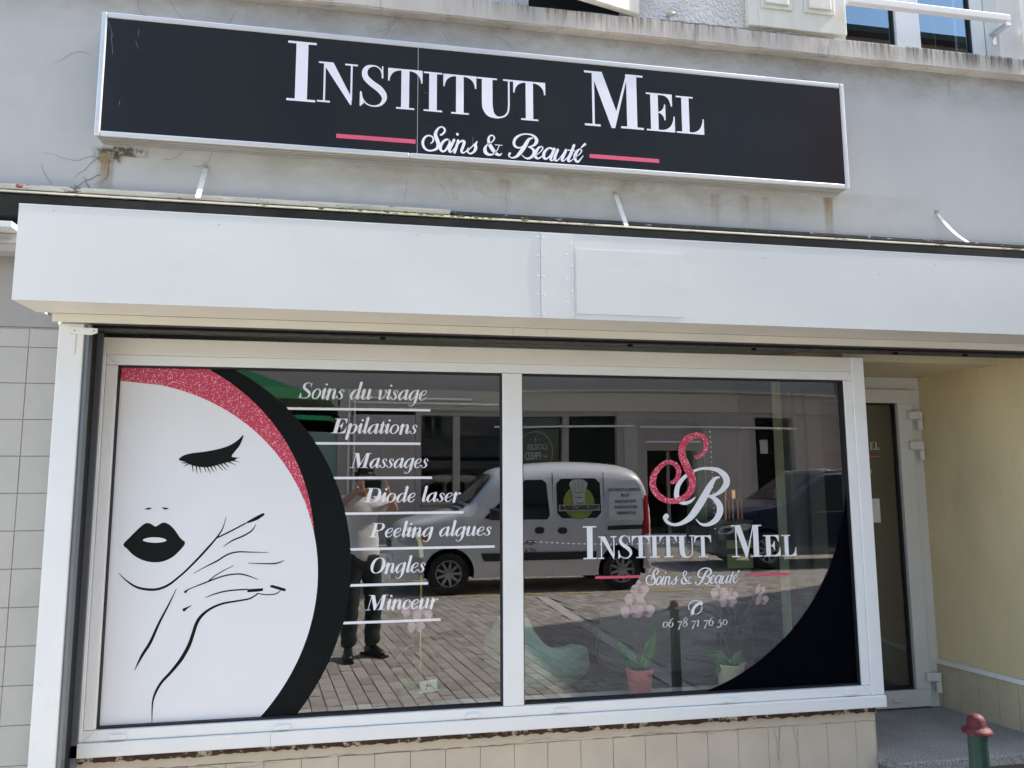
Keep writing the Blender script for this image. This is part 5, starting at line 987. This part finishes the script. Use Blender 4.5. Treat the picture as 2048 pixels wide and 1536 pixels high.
# ================================================================ THINGS BEHIND THE GLASS
def leaf(bm, base, ang, L, W, lift, curl=.3):
    """strap-like pointed orchid leaf"""
    n = 8; c, s = cos(ang), sin(ang); rows = []
    for i in range(n+1):
        t = i/n; wd = W*sin(pi*(.12+.88*t)**.8)*.5*(1 if t < 1 else 0)+.0005; r_ = L*t*cos(lift*(1-curl*t)); h = L*t*sin(lift)*(1-curl*t*t)
        rows.append([bm.verts.new((base[0]+c*r_-s*wd*k, base[1]+s*r_+c*wd*k, base[2]+h+abs(k)*wd*.35)) for k in (-1, 0, 1)])
    for a, b in zip(rows, rows[1:]):
        for k in (0, 1): bm.faces.new((a[k], a[k+1], b[k+1], b[k]))
def blade(bm, p0, p1, W, bow):
    """broad leaf from p0 to p1; bow lifts the middle"""
    A, Bp = Vector(p0), Vector(p1); d = (Bp-A); side = Vector((-d.z, 0, d.x)).normalized(); n = 10; rows = []
    for i in range(n+1):
        t = i/n; c = A.lerp(Bp, t)+Vector((0, 0, bow*4*t*(1-t))); wd = W*.5*(.25+.75*sin(pi*min(1, t*.95+.08)))*(1-t**5)+.001
        rows.append([bm.verts.new(c+side*wd*k+Vector((0, -.012*(k*k)*W*12*.5, 0))) for k in (-1, -.5, 0, .5, 1)])
    for a, b in zip(rows, rows[1:]):
        for k in range(4): bm.faces.new((a[k], a[k+1], b[k+1], b[k]))
LEAFM = mat('orchid_leaf', (.045, .15, .04), .4, .15, 12, stretch=(3, 3, .5)); PET = mat('pale_pink_petal', (.46, .36, .44), .6, .1, 30); PETC = mat('magenta_lip', (.30, .06, .15), .5); STEM = mat('flower_stem', (.06, .07, .035), .6)
def bloom(x, y, z, r_, par, face=0.0):
    f = thing('flower', None, None, (x, y, z)); f.parent = par
    o = f; bpy.data.objects.remove(o)
    bm = BM()
    for k, (an, R1, W1) in enumerate([(pi/2, 1, .62), (pi/2+2.2, .95, .6), (pi/2-2.2, .95, .6), (.15, 1.05, 1.0), (pi-.15, 1.05, 1.0)]):
        y0 = -.002*k-(.006 if k > 2 else 0); c, s = cos(an), sin(an); pts = []
        for i in range(13):
            t = 2*pi*i/12; u = .52+.48*cos(t); v = W1*.5*sin(t); pts.append((r_*(u*R1*c-v*s), y0-.25*r_*u*u*.5, r_*(u*R1*s+v*c)))
        vs_ = [bm.verts.new(p) for p in pts[:-1]]; bm.faces.new(vs_)
    b = link('petals', bm, PET, par); b.location = (x, y, z); b.rotation_euler = (face*.3, 0, face)
    bm = BM(); bmesh.ops.create_uvsphere(bm, u_segments=8, v_segments=6, radius=r_*.22, matrix=Matrix.Translation((0, -.02, -r_*.12)) @ Matrix.Diagonal((1, 1.2, 1.2, 1))); bb = link('lip', bm, PETC, b, smooth=True)
def orchid(label, x, y, potm, pr_, stems, blooms, leaves, gr='orchids on the window sill', ph=.127):
    t = thing('potted_orchid', label, 'orchid', (x, y, .536), group=gr)
    bm = BM(); lathe(bm, [(pr_*.72, 0), (pr_*.78, .01), (pr_*.97, ph-.006), (pr_, ph), (pr_*.93, ph), (pr_*.9, ph-.02), (.01, ph-.02)], n=32); link('pot', bm, potm, t, smooth=True)
    bm = BM(); r = random.Random(2)
    for _ in range(26): bmesh.ops.create_icosphere(bm, subdivisions=1, radius=r.uniform(.005, .011), matrix=Matrix.Translation((r.uniform(-1, 1)*pr_*.6, r.uniform(-1, 1)*pr_*.6, ph-.015)))
    o = link('bark_chips', bm, mat('bark', (.06, .04, .025), .9, .3, 40), t); tag(o, kind='stuff')
    for lf in leaves: bm = BM(); blade(bm, (lf[0], 0, ph-.012), (lf[1], lf[4], ph+lf[2]), lf[3], lf[5]); o = link('leaf', bm, LEAFM, t, smooth=True); sd_ = o.modifiers.new('t', 'SOLIDIFY'); sd_.thickness = .003
    for st_ in stems: bm = BM(); tube(bm, catmull(st_, 6), .0028, 6); link('flower_stem', bm, STEM, t, smooth=True)
    for b in blooms: bloom(*b, t, .15*(b[0] > 0))
    return t
orchid('orchid with upright leaves in a pink pot, pale blooms below the left pink line', 1.303, .19, mat('pink_ceramic', (.55, .17, .15), .35, .05, 6), .067,
       [[(.0, 0, .11), (-.005, 0, .25), (-.022, 0, .40), (-.025, -.01, .47)], [(.025, 0, .11), (.02, 0, .22), (.0, 0, .36), (.0, -.01, .44)]],
       [(-.03, -.02, .455, .048), (-.005, -.03, .50, .045), (-.048, -.02, .40, .05), (.02, -.02, .40, .052)], [(.015, .082, .185, .062, -.02, 0), (-.01, -.12, .135, .05, -.02, .01), (-.005, -.095, .10, .045, -.04, .012), (.0, .03, .07, .05, .03, 0)])
orchid('orchid with drooping leaves in a cream pot, mauve blooms beside the phone number', 1.778, .2, mat('cream_ceramic', (.62, .55, .36), .35, .05, 6), .072,
       [[(.0, 0, .11), (-.045, 0, .19), (-.042, 0, .30), (-.035, 0, .44)], [(.01, 0, .11), (-.01, 0, .2), (-.038, 0, .30), (-.025, 0, .44)], [(.04, .02, .11), (.1, .05, .25), (.17, .05, .42), (.165, .0, .5)]],
       [(-.06, -.02, .47, .045), (-.02, -.03, .43, .045), (.01, -.01, .455, .035), (.165, -.02, .43, .038), (.17, 0, .475, .03)], [(-.005, -.13, .04, .045, -.02, .03), (-.02, -.11, -.07, .05, -.04, .04), (.01, .06, .06, .04, -.01, .01), (.01, .10, -.02, .03, .0, .03)])
orchid('faint orchid with white-pink blooms on the left, under the word Minceur', .205, .22, mat('smoky_glass_pot', (.12, .12, .11), .2), .055, [[(0, 0, .1), (.01, 0, .25), (.0, 0, .42)], [(.02, 0, .1), (.05, 0, .25), (.045, 0, .40)]], [(.0, -.02, .43, .045), (.05, -.02, .41, .045), (.02, -.02, .36, .04)], [(.0, .07, .05, .03, 0, .01), (.0, -.07, .05, .03, 0, .01)], ph=.09)
bk = thing('wicker_basket', 'shallow wicker basket with a loop handle and a card, left pane', 'basket', (.24, .36, .536))
bm = BM(); lathe(bm, [(.09, 0), (.13, .05), (.125, .055), (.088, .008)], n=28, cap=False); link('bowl', bm, mat('wicker', (.16, .11, .07), .8, .3, 60, bump=.6), bk, smooth=True)
bm = BM(); tube(bm, [(.12*cos(a), 0, .05+.20*sin(a)) for a in [pi*i/14 for i in range(15)]], .006); link('handle', bm, mat('wicker', (.16, .11, .07)), bk, smooth=True)
cd = link('gift_card', B(-.04, .04, -.001, .001, 0, .055), mat('pale_green_card', (.60, .70, .60), .6), None); tag(cd, 'small pale card with a red motif leaning on the basket', 'card'); cd.location = (.29, .20, .60); cd.rotation_euler = (.1, -.08, .1)
bm = BM(); disc(bm, -.006, .032, .008, -.0015, 10); disc(bm, .007, .030, .006, -.0016, 10); disc(bm, -.012, .016, .005, -.0015, 8); link('red_motif', bm, mat('flat_red_print', (.5, .03, .04), .6), cd)
# green upholstered tub chair
FAB = mat('sage_green_fabric', (.50, .72, .56), .95, .08, 120, bump=.4, bscale=300)
ch = thing('tub_chair', 'sage green padded tub chair with black legs behind the mullion', 'armchair', (.98, 1.05, .262), 0)
def skin_shell(pts_fn, nu, nv, th, m, nm, par):
    bm = BM(); g = [[bm.verts.new(pts_fn(i/nu, j/nv)) for i in range(nu+1)] for j in range(nv+1)]
    for j in range(nv):
        for i in range(nu): bm.faces.new((g[j][i], g[j][i+1], g[j+1][i+1], g[j+1][i]))
    recalc(bm); o = link(nm, bm, m, par, smooth=True); sd_ = o.modifiers.new('s', 'SOLIDIFY'); sd_.thickness = th; sd_.offset = 0; bv = o.modifiers.new('v', 'BEVEL'); bv.width = th*.4; bv.segments = 3; return o
# shell wraps the street side; high back on the left falling to a low arm on the right
def tub_top(x):
    P_ = [(-.28, .42), (-.22, .56), (-.13, .58), (-.06, .47), (.02, .39), (.12, .38), (.19, .385), (.245, .345), (.28, .27)]
    return profile_fn(catmull(P_, 5))(x)
def tub(u, v):
    a = radians(180+u*180); f = v**.8; rr = .80+.20*sin(pi*min(1, v*1.1+.15)*.62); x = .28*cos(a)*rr; y = .26*sin(a)*rr
    return (x, y, .19+(tub_top(.28*cos(a))-.19)*v)
def profile_fn(P):
    def f(x):
        if x <= P[0][0]: return P[0][1]
        for a, b in zip(P, P[1:]):
            if x <= b[0]: return a[1]+(b[1]-a[1])*(x-a[0])/(b[0]-a[0])
        return P[-1][1]
    return f
skin_shell(tub, 40, 10, .06, FAB, 'backrest', ch); bm = BM(); lathe(bm, [(.05, .175), (.19, .18), (.225, .20), (.22, .27), (.18, .29), (.02, .30)], n=28); link('seat', bm, FAB, ch, smooth=True)
for a in (.7, 2.4, 3.9, 5.5): bm = BM(); tube(bm, [(.15*cos(a), .15*sin(a), .19), (.22*cos(a), .20*sin(a), 0)], [.016, .010]); link('leg', bm, INK, ch)
gc = thing('grey_chair', 'grey padded chair back behind the phone number', 'chair', (2.02, 1.75, .262))
bm = BM(); bp_ = catmull([(-.40, .02), (-.44, .36), (-.36, .46), (0, .49), (.38, .47), (.45, .38), (.42, .02)], 5, True); prism(bm, [(p[0], p[1]) for p in bp_], -.03, .03); bmesh.ops.bevel(bm, geom=[e for e in bm.edges if len(e.link_faces) == 2 and abs(e.calc_face_angle(0)) > .8], offset=.015, segments=3, affect='EDGES')
link('backrest', bm, mat('grey_upholstery', (.46, .44, .41), .9, .06, 90, bump=.3), gc); link('seat', B(-.36, .38, .04, .5, .16, .24, .03), mat('grey_upholstery', (.3, .29, .275)), gc)
for a, b in ((-.33, .06), (.35, .06), (-.33, .46), (.35, .46)): link('leg', tube(BM(), [(a, b, .16), (a, b, 0)], .014), INK, gc)
# display shelf with copper ornament, glass column, notes
cab = thing('display_cabinet', 'narrow dark display cabinet with glass shelf at the right', 'cabinet', (2.62, 1.9, .262))
link('carcass', B(-.16, .16, -.02, .3, 0, .98, .004), mat('dark_green_grey', (.10, .12, .105), .5), cab); link('top_shelf', B(-.18, .18, -.04, .3, .985, 1.01, .003), mat('grey_wood', (.25, .24, .22), .6), cab); link('side_glass', B(-.185, -.178, -.04, .3, 1.012, 1.65), mat('greenish_glass_edge', (.35, .5, .42), .2), cab)
link('door', B(-.15, .15, -.03, -.021, .05, .42, .003), mat('sage_door', (.28, .31, .25), .6), cab)
cop = thing('copper_lantern', 'shiny copper lantern standing on the display cabinet', 'lantern', (2.70, 1.93, 1.272))
COP = mat('polished_copper', (.75, .34, .15), .18, .1, 30, metal=1)
for a in range(8): link('leg', tube(BM(), [(.05*cos(a*pi/4), .05*sin(a*pi/4), 0), (.05*cos(a*pi/4), .05*sin(a*pi/4), .15)], .004), COP, cop)
bm = BM(); lathe(bm, [(.058, .15), (.062, .16), (.062, .22), (.058, .23)], n=16); link('bowl', bm, COP, cop); link('spout', tube(BM(), [(-.08, 0, 0), (-.075, 0, .18), (-.07, 0, .26)], [.02, .008, .012]), COP, cop)
for i, (z, c_) in enumerate(((1.10, 'topmost, near the copper lantern'), (.98, 'lower one, behind the letters EL'))):
    n_ = tag(link('paper_note', B(-.10, .10, -.001, .001, -.028 if i == 0 else -.05, .03 if i == 0 else .05), mat('yellow_green_paper', (.62, .70, .33), .7)), 'yellow-green paper note, '+c_, 'note', 'yellow-green notes on the cabinet'); n_.location = (2.70-.02, 1.845, z)
wc = thing('wall_cabinet', 'grey-green wall cupboards with steel handles right of the partition', 'cupboard', (2.665, .86, 1.42))
for i in range(3):
    d_ = link('door', B(i*.125, i*.125+.122, 0, .02, -.20-.03*i, .17, .003), mat('grey_green_laminate', (.30, .36, .30), .45), wc); link('handle', tube(BM(), [(i*.125+.03, -.025, -.1), (i*.125+.09, -.025, -.1)], .006), mat('chrome', (.8, .8, .8)), d_)
link('carcass', B(0, .372, .0205, .088, -.20, .17), mat('grey_green_laminate', (.3, .36, .3)), wc)
pl2 = thing('spiky_plant', 'dark spiky palm plant inside, left of the letter M', 'plant', (2.50, 1.6, .262))
bm = BM(); lathe(bm, [(.10, 0), (.13, .25)]); link('pot', bm, DARK, pl2)
r = random.Random(8)
for k in range(22): bm = BM(); leaf(bm, (0, 0, .25), r.uniform(0, 6.28), r.uniform(.3, .5), .025, r.uniform(.5, 1.3), .5); link('frond', bm, mat('dark_frond', (.012, .03, .015), .5), pl2)
# strings of tiny white beads
BE = mat('white_bead', (.9, .9, .88), .3); pbm = BM(); bmesh.ops.create_icosphere(pbm, subdivisions=1, radius=.0037); pme = bpy.data.meshes.new('bead'); pbm.to_mesh(pme); pbm.free(); pme.materials.append(BE)
g1 = thing('bead_string', 'vertical string of tiny white beads hanging through the pink monogram', 'bead string', (1.665, .085, 1.80), group='strings of white beads')
for k in range(20): o = bpy.data.objects.new('bead', pme); C.objects.link(o); o.parent = g1; o.location = (.0004*k, 0, -.025*k)
link('thread', tube(BM(), [(0, .002, .24), (.008, .002, -.5)], .0002, 3), BE, g1)
g2 = thing('bead_string', 'horizontal string of tiny white beads running behind INSTITUT', 'bead string', (.72, .08, 1.283), group='strings of white beads')
for k in range(32): o = bpy.data.objects.new('bead', pme); C.objects.link(o); o.parent = g2; o.location = (.0262*k, 0, -.012*sin(pi*k/31)-.0006*k)
link('thread', tube(BM(), [(.0262*k, .002, -.012*sin(pi*k/31)-.0006*k) for k in range(32)], .0002, 3), BE, g2)
# nail lamp: curved cream strap with black holder behind "Peeling"
lp = thing('curved_lamp_arm', 'curved cream lamp arm with black joint behind the word Ongles', 'desk lamp', (.20, .34, .536))
bm = BM(); tube(bm, catmull([(-.02, 0, .80), (.02, 0, .785), (.05, 0, .74), (.06, 0, .66)], 6), .011); link('arm', bm, mat('cream_plastic', (.72, .68, .45), .4), lp, smooth=True)
link('joint', tube(BM(), [(.06, 0, .655), (.06, 0, .58)], .012), INK, lp); link('stand', tube(BM(), [(.06, 0, .575), (.06, 0, .0)], .006), mat('brass', (.5, .35, .12)), lp); link('base', lathe(BM(), [(.06, 0), (.06, .012)], .06, 0), DARK, lp)
# ================================================================ THE PHOTOGRAPHER
SKIN = mat('skin', (.60, .36, .28), .5, .06, 12, bump=.1, bscale=80); HAIR = mat('dark_hair', (.02, .013, .009), .6, .3, 60, bump=.6, bscale=120); SHIRT = mat('white_cotton', (.88, .88, .90), .9, .03, 8, bump=.5, bscale=10); TROU = mat('dark_trousers', (.028, .038, .038), .85, .15, 12, bump=.3); SHOE = mat('black_shoe_leather', (.012, .013, .014), .35, .2, 20)
def skin_mesh(verts, edges, radii, root=0, sub=2):
    me = bpy.data.meshes.new('s'); me.from_pydata(verts, edges, []); o = bpy.data.objects.new('s', me); C.objects.link(o)
    o.modifiers.new('k', 'SKIN'); sk_ = me.skin_vertices[0].data
    for i, r_ in enumerate(radii): sk_[i].radius = (r_, r_) if not isinstance(r_, tuple) else r_; sk_[i].use_root = (i == root)
    sm = o.modifiers.new('u', 'SUBSURF'); sm.levels = sub; sm.render_levels = sub
    dg = bpy.context.evaluated_depsgraph_get(); dg.update(); out = bpy.data.meshes.new_from_object(o.evaluated_get(dg)); bpy.data.objects.remove(o)
    bm = BM(); bm.from_mesh(out); bpy.data.meshes.remove(out); return bm
def join(bms):
    out = BM()
    for b in bms:
        me = bpy.data.meshes.new('j'); b.to_mesh(me); b.free(); out.from_mesh(me); bpy.data.meshes.remove(me)
    return out
# local frame: x right in the world, y towards the shop is +, z up; faces the shop (+y)
man = thing('person', 'person in white T-shirt and dark trousers holding up a phone to take the photograph', 'person', (-.045, -3.735, 0), radians(-19))
# joints: shoulder, elbow, wrist for both arms (both hands at the ends of the phone)
EL = {-1: Vector((-.275, .03, 1.315)), 1: Vector((.315, .0, 1.285))}; WR = {-1: Vector((-.125, .185, 1.490)), 1: Vector((.155, .185, 1.492))}; SHd = {-1: Vector((-.175, -.02, 1.385)), 1: Vector((.19, -.02, 1.375))}
V = [(0, -.03, .95), (0, -.035, 1.10), (0, -.04, 1.26), (0, -.03, 1.37), (0, -.012, 1.43), (0, .0, 1.47)]; E_ = [(0, 1), (1, 2), (2, 3), (3, 4), (4, 5)]; Rr = [(.12, .085), (.11, .08), (.13, .09), (.12, .08), .055, .055]
for s in (-1, 1):
    b0 = len(V); V += [tuple(SHd[s]), tuple(SHd[s].lerp(EL[s], .5)), tuple(EL[s]), tuple(EL[s].lerp(WR[s], .35)), tuple(WR[s]), tuple(WR[s]+Vector((-s*.008, .02, .035)))]
    E_ += [(3, b0), (b0, b0+1), (b0+1, b0+2), (b0+2, b0+3), (b0+3, b0+4), (b0+4, b0+5)]; Rr += [.055, .047, .038, .040, .026, .030]
    h0 = len(V); V += [(s*.095, -.03, .88), (s*.10, -.02, .52), (s*.105, -.04, .12)]; E_ += [(0, h0), (h0, h0+1), (h0+1, h0+2)]; Rr += [.095, .058, .042]
body = skin_mesh(V, E_, Rr)
fing = []
for s in (-1, 1):
    px = .075 if s > 0 else -.055   # phone ends (local), hands grip from outside
    w_ = WR[s]+Vector((-s*.004, .02, .03))
    for k in range(4):   # index .. little, spread up the back of the phone
        base = w_+Vector((-s*.004*k, .012, .018-.014*k)); L_ = (.030, .033, .030, .025)[k]
        p1 = base+Vector((-s*.010, .018, .016-.004*k)); p2 = p1+Vector((-s*.018, .004, .012-.003*k)); p3 = p2+Vector((-s*.018, -.006, -.002))
        fing.append(skin_mesh([tuple(base), tuple(p1), tuple(p2), tuple(p3)], [(0, 1), (1, 2), (2, 3)], [.0095, .009, .008, .0065], 0, 1))
    b1 = w_+Vector((-s*.006, -.012, -.004)); fing.append(skin_mesh([tuple(b1), tuple(b1+Vector((-s*.02, -.008, -.004))), tuple(b1+Vector((-s*.042, -.004, .004)))], [(0, 1), (1, 2)], [.012, .010, .008], 0, 1))
# head
hd = BM(); bmesh.ops.create_uvsphere(hd, u_segments=32, v_segments=24, radius=1)
for v in hd.verts:
    x, y, z = v.co; 
    fx = .074*(1-.18*max(0, -z)**1.2); v.co = Vector((x*fx, y*.095*(1-.12*max(0, -z)), z*.118))
    if y > .55:
        v.co.y += .012*math.exp(-((x/.16)**2+((z+.12)/.28)**2))*1.3          # nose
        v.co.y += .005*math.exp(-((x/.3)**2+((z+.48)/.10)**2))               # lips
        v.co.y -= .006*(math.exp(-(((abs(x)-.36)/.16)**2+((z-.06)/.10)**2)))  # eye sockets
        v.co.y += .007*math.exp(-((x/.3)**2+((z+.85)/.2)**2))                # chin
for s in (-1, 1): bmesh.ops.create_uvsphere(hd, u_segments=10, v_segments=8, radius=.028, matrix=Matrix.Translation((s*.073, -.005, -.005)) @ Matrix.Diagonal((.3, .7, 1.1, 1)))
HC = Vector((.0, .035, 1.575)); bmesh.ops.transform(hd, matrix=Matrix.Translation(HC) @ Matrix.Rotation(radians(6), 4, 'X'), verts=hd.verts)
link('body', join([body]+fing+[hd]), SKIN, man, smooth=True)
bm = BM()
for s in (-1, 1): bmesh.ops.create_uvsphere(bm, u_segments=10, v_segments=8, radius=.011, matrix=Matrix.Translation(HC+Vector((s*.028, .083, .012))))
link('eye', bm, mat('eye_white_dark', (.08, .06, .05), .2), man, smooth=True)
bm = BM(); ribbon(bm, [(-.022, 0, .004), (0, -.002, .007), (.022, 0, .004)], 0, k=3)
for v in bm.verts: v.co = Vector((v.co.x, .1015-abs(v.co.x)*.2, v.co.z))+Vector((HC.x, HC.y-.0, HC.z-.055))
link('mouth', bm, mat('lip_tone', (.35, .12, .10), .5), man)
# hair: clumps over the scalp
hb = BM(); bmesh.ops.create_uvsphere(hb, u_segments=28, v_segments=20, radius=1)
bmesh.ops.delete(hb, geom=[v for v in hb.verts if v.co.z < -.15 or (v.co.y > .35 and v.co.z < .42)], context='VERTS')
r = random.Random(6)
for v in hb.verts: k = 1.10+r.uniform(-.05, .07); v.co = Vector((v.co.x*.077*k, v.co.y*.097*k, v.co.z*.122*k))+HC
for _ in range(260):
    a, b = r.uniform(0, 2*pi), r.uniform(.25, 1.5); d = Vector((cos(a)*cos(b), sin(a)*cos(b), sin(b)))
    if d.y > .6 and d.z < .55: continue
    p = Vector((d.x*.080, d.y*.100, d.z*.126))+HC; q = p+Vector((d.x*.02+r.uniform(-.02, .02), d.y*.02+r.uniform(-.015, .015), .008+d.z*.012+r.uniform(-.01, .012))); tube(hb, [p, (p+q)/2+Vector((0, 0, .004)), q], [.008, .006, .001], 5)
link('hair', hb, HAIR, man, smooth=True)
# T-shirt: torso and short sleeves, slightly larger than the body
V = [(0, -.03, .81), (0, -.032, .98), (0, -.036, 1.12), (0, -.038, 1.26), (0, -.03, 1.365), (0, -.018, 1.405)]; E_ = [(i, i+1) for i in range(5)]; Rr = [(.185, .135), (.178, .128), (.17, .12), (.172, .12), (.135, .095), (.075, .07)]
for s in (-1, 1):
    b0 = len(V); m_ = SHd[s].lerp(EL[s], .55); V += [tuple(SHd[s]+Vector((0, 0, .0))), tuple(m_)]; E_ += [(4, b0), (b0, b0+1)]; Rr += [.072, .074]
sh_ = skin_mesh(V, E_, Rr, 0, 2); r = random.Random(12)
for v in sh_.verts:
    p = v.co; f = .006*sin(p.x*38+p.z*22+2*sin(p.z*9))*(1 if p.z < 1.38 else .4)+.004*sin(p.z*60+p.x*14); v.co += v.normal*f
link('t_shirt', sh_, SHIRT, man, smooth=True)
V = [(0, -.03, 1.0), (0, -.03, .87)]; E_ = [(0, 1)]; Rr = [(.155, .118), (.172, .13)]
for s in (-1, 1):
    b0 = len(V); x0 = -.10 if s < 0 else .12; V += [(s*.095, -.03, .80), (x0*.98, -.02, .50), (x0, -.03, .28), (x0, -.045, .09)]; E_ += [(1, b0), (b0, b0+1), (b0+1, b0+2), (b0+2, b0+3)]; Rr += [.105, .085, .076, .080]
tr_ = skin_mesh(V, E_, Rr, 0, 2)
for v in tr_.verts: v.co += v.normal*.005*sin(v.co.z*55+v.co.x*30)
link('trousers', tr_, TROU, man, smooth=True)
for s, (fx, fy, tw) in ((-1, (-.105, -.04, -.25)), (1, (.125, -.10, .35))):
    bm = skin_mesh([(0, -.06, .055), (0, .04, .06), (0, .13, .04), (0, .19, .035)], [(0, 1), (1, 2), (2, 3)], [(.042, .05), (.048, .055), (.046, .035), (.035, .025)], 0, 2)
    for v in bm.verts: v.co.z = max(v.co.z, .012)
    bmesh.ops.transform(bm, matrix=Matrix.Translation((fx, fy, 0)) @ Matrix.Rotation(-tw, 4, 'Z'), verts=bm.verts)
    o = link('shoe', bm, SHOE, man, smooth=True); bm = BM(); box(bm, -.045, .045, -.105, .215, .0, .022, .01); bmesh.ops.transform(bm, matrix=Matrix.Translation((fx, fy, 0)) @ Matrix.Rotation(-tw, 4, 'Z'), verts=bm.verts); link('sole', bm, INK, o)
ph = thing('mobile_phone', 'dark mobile phone held sideways in front of the photographer face', 'phone', (.036, -3.525, 1.548), radians(-10.5))
bm = BM(); box(bm, -.075, .075, -.008, .0, -.036, .036, .006); link('body', bm, mat('phone_dark_green', (.015, .035, .032), .3), ph); 
bm = BM(); 
for (a, b) in ((-.052, .006), (-.052, -.018)):
    n=16; vs_ = [bm.verts.new((a+.008*cos(2*pi*i/n), .0012, b+.008*sin(2*pi*i/n))) for i in range(n)]; bm.faces.new(vs_)
link('camera_lens', bm, INK, ph)
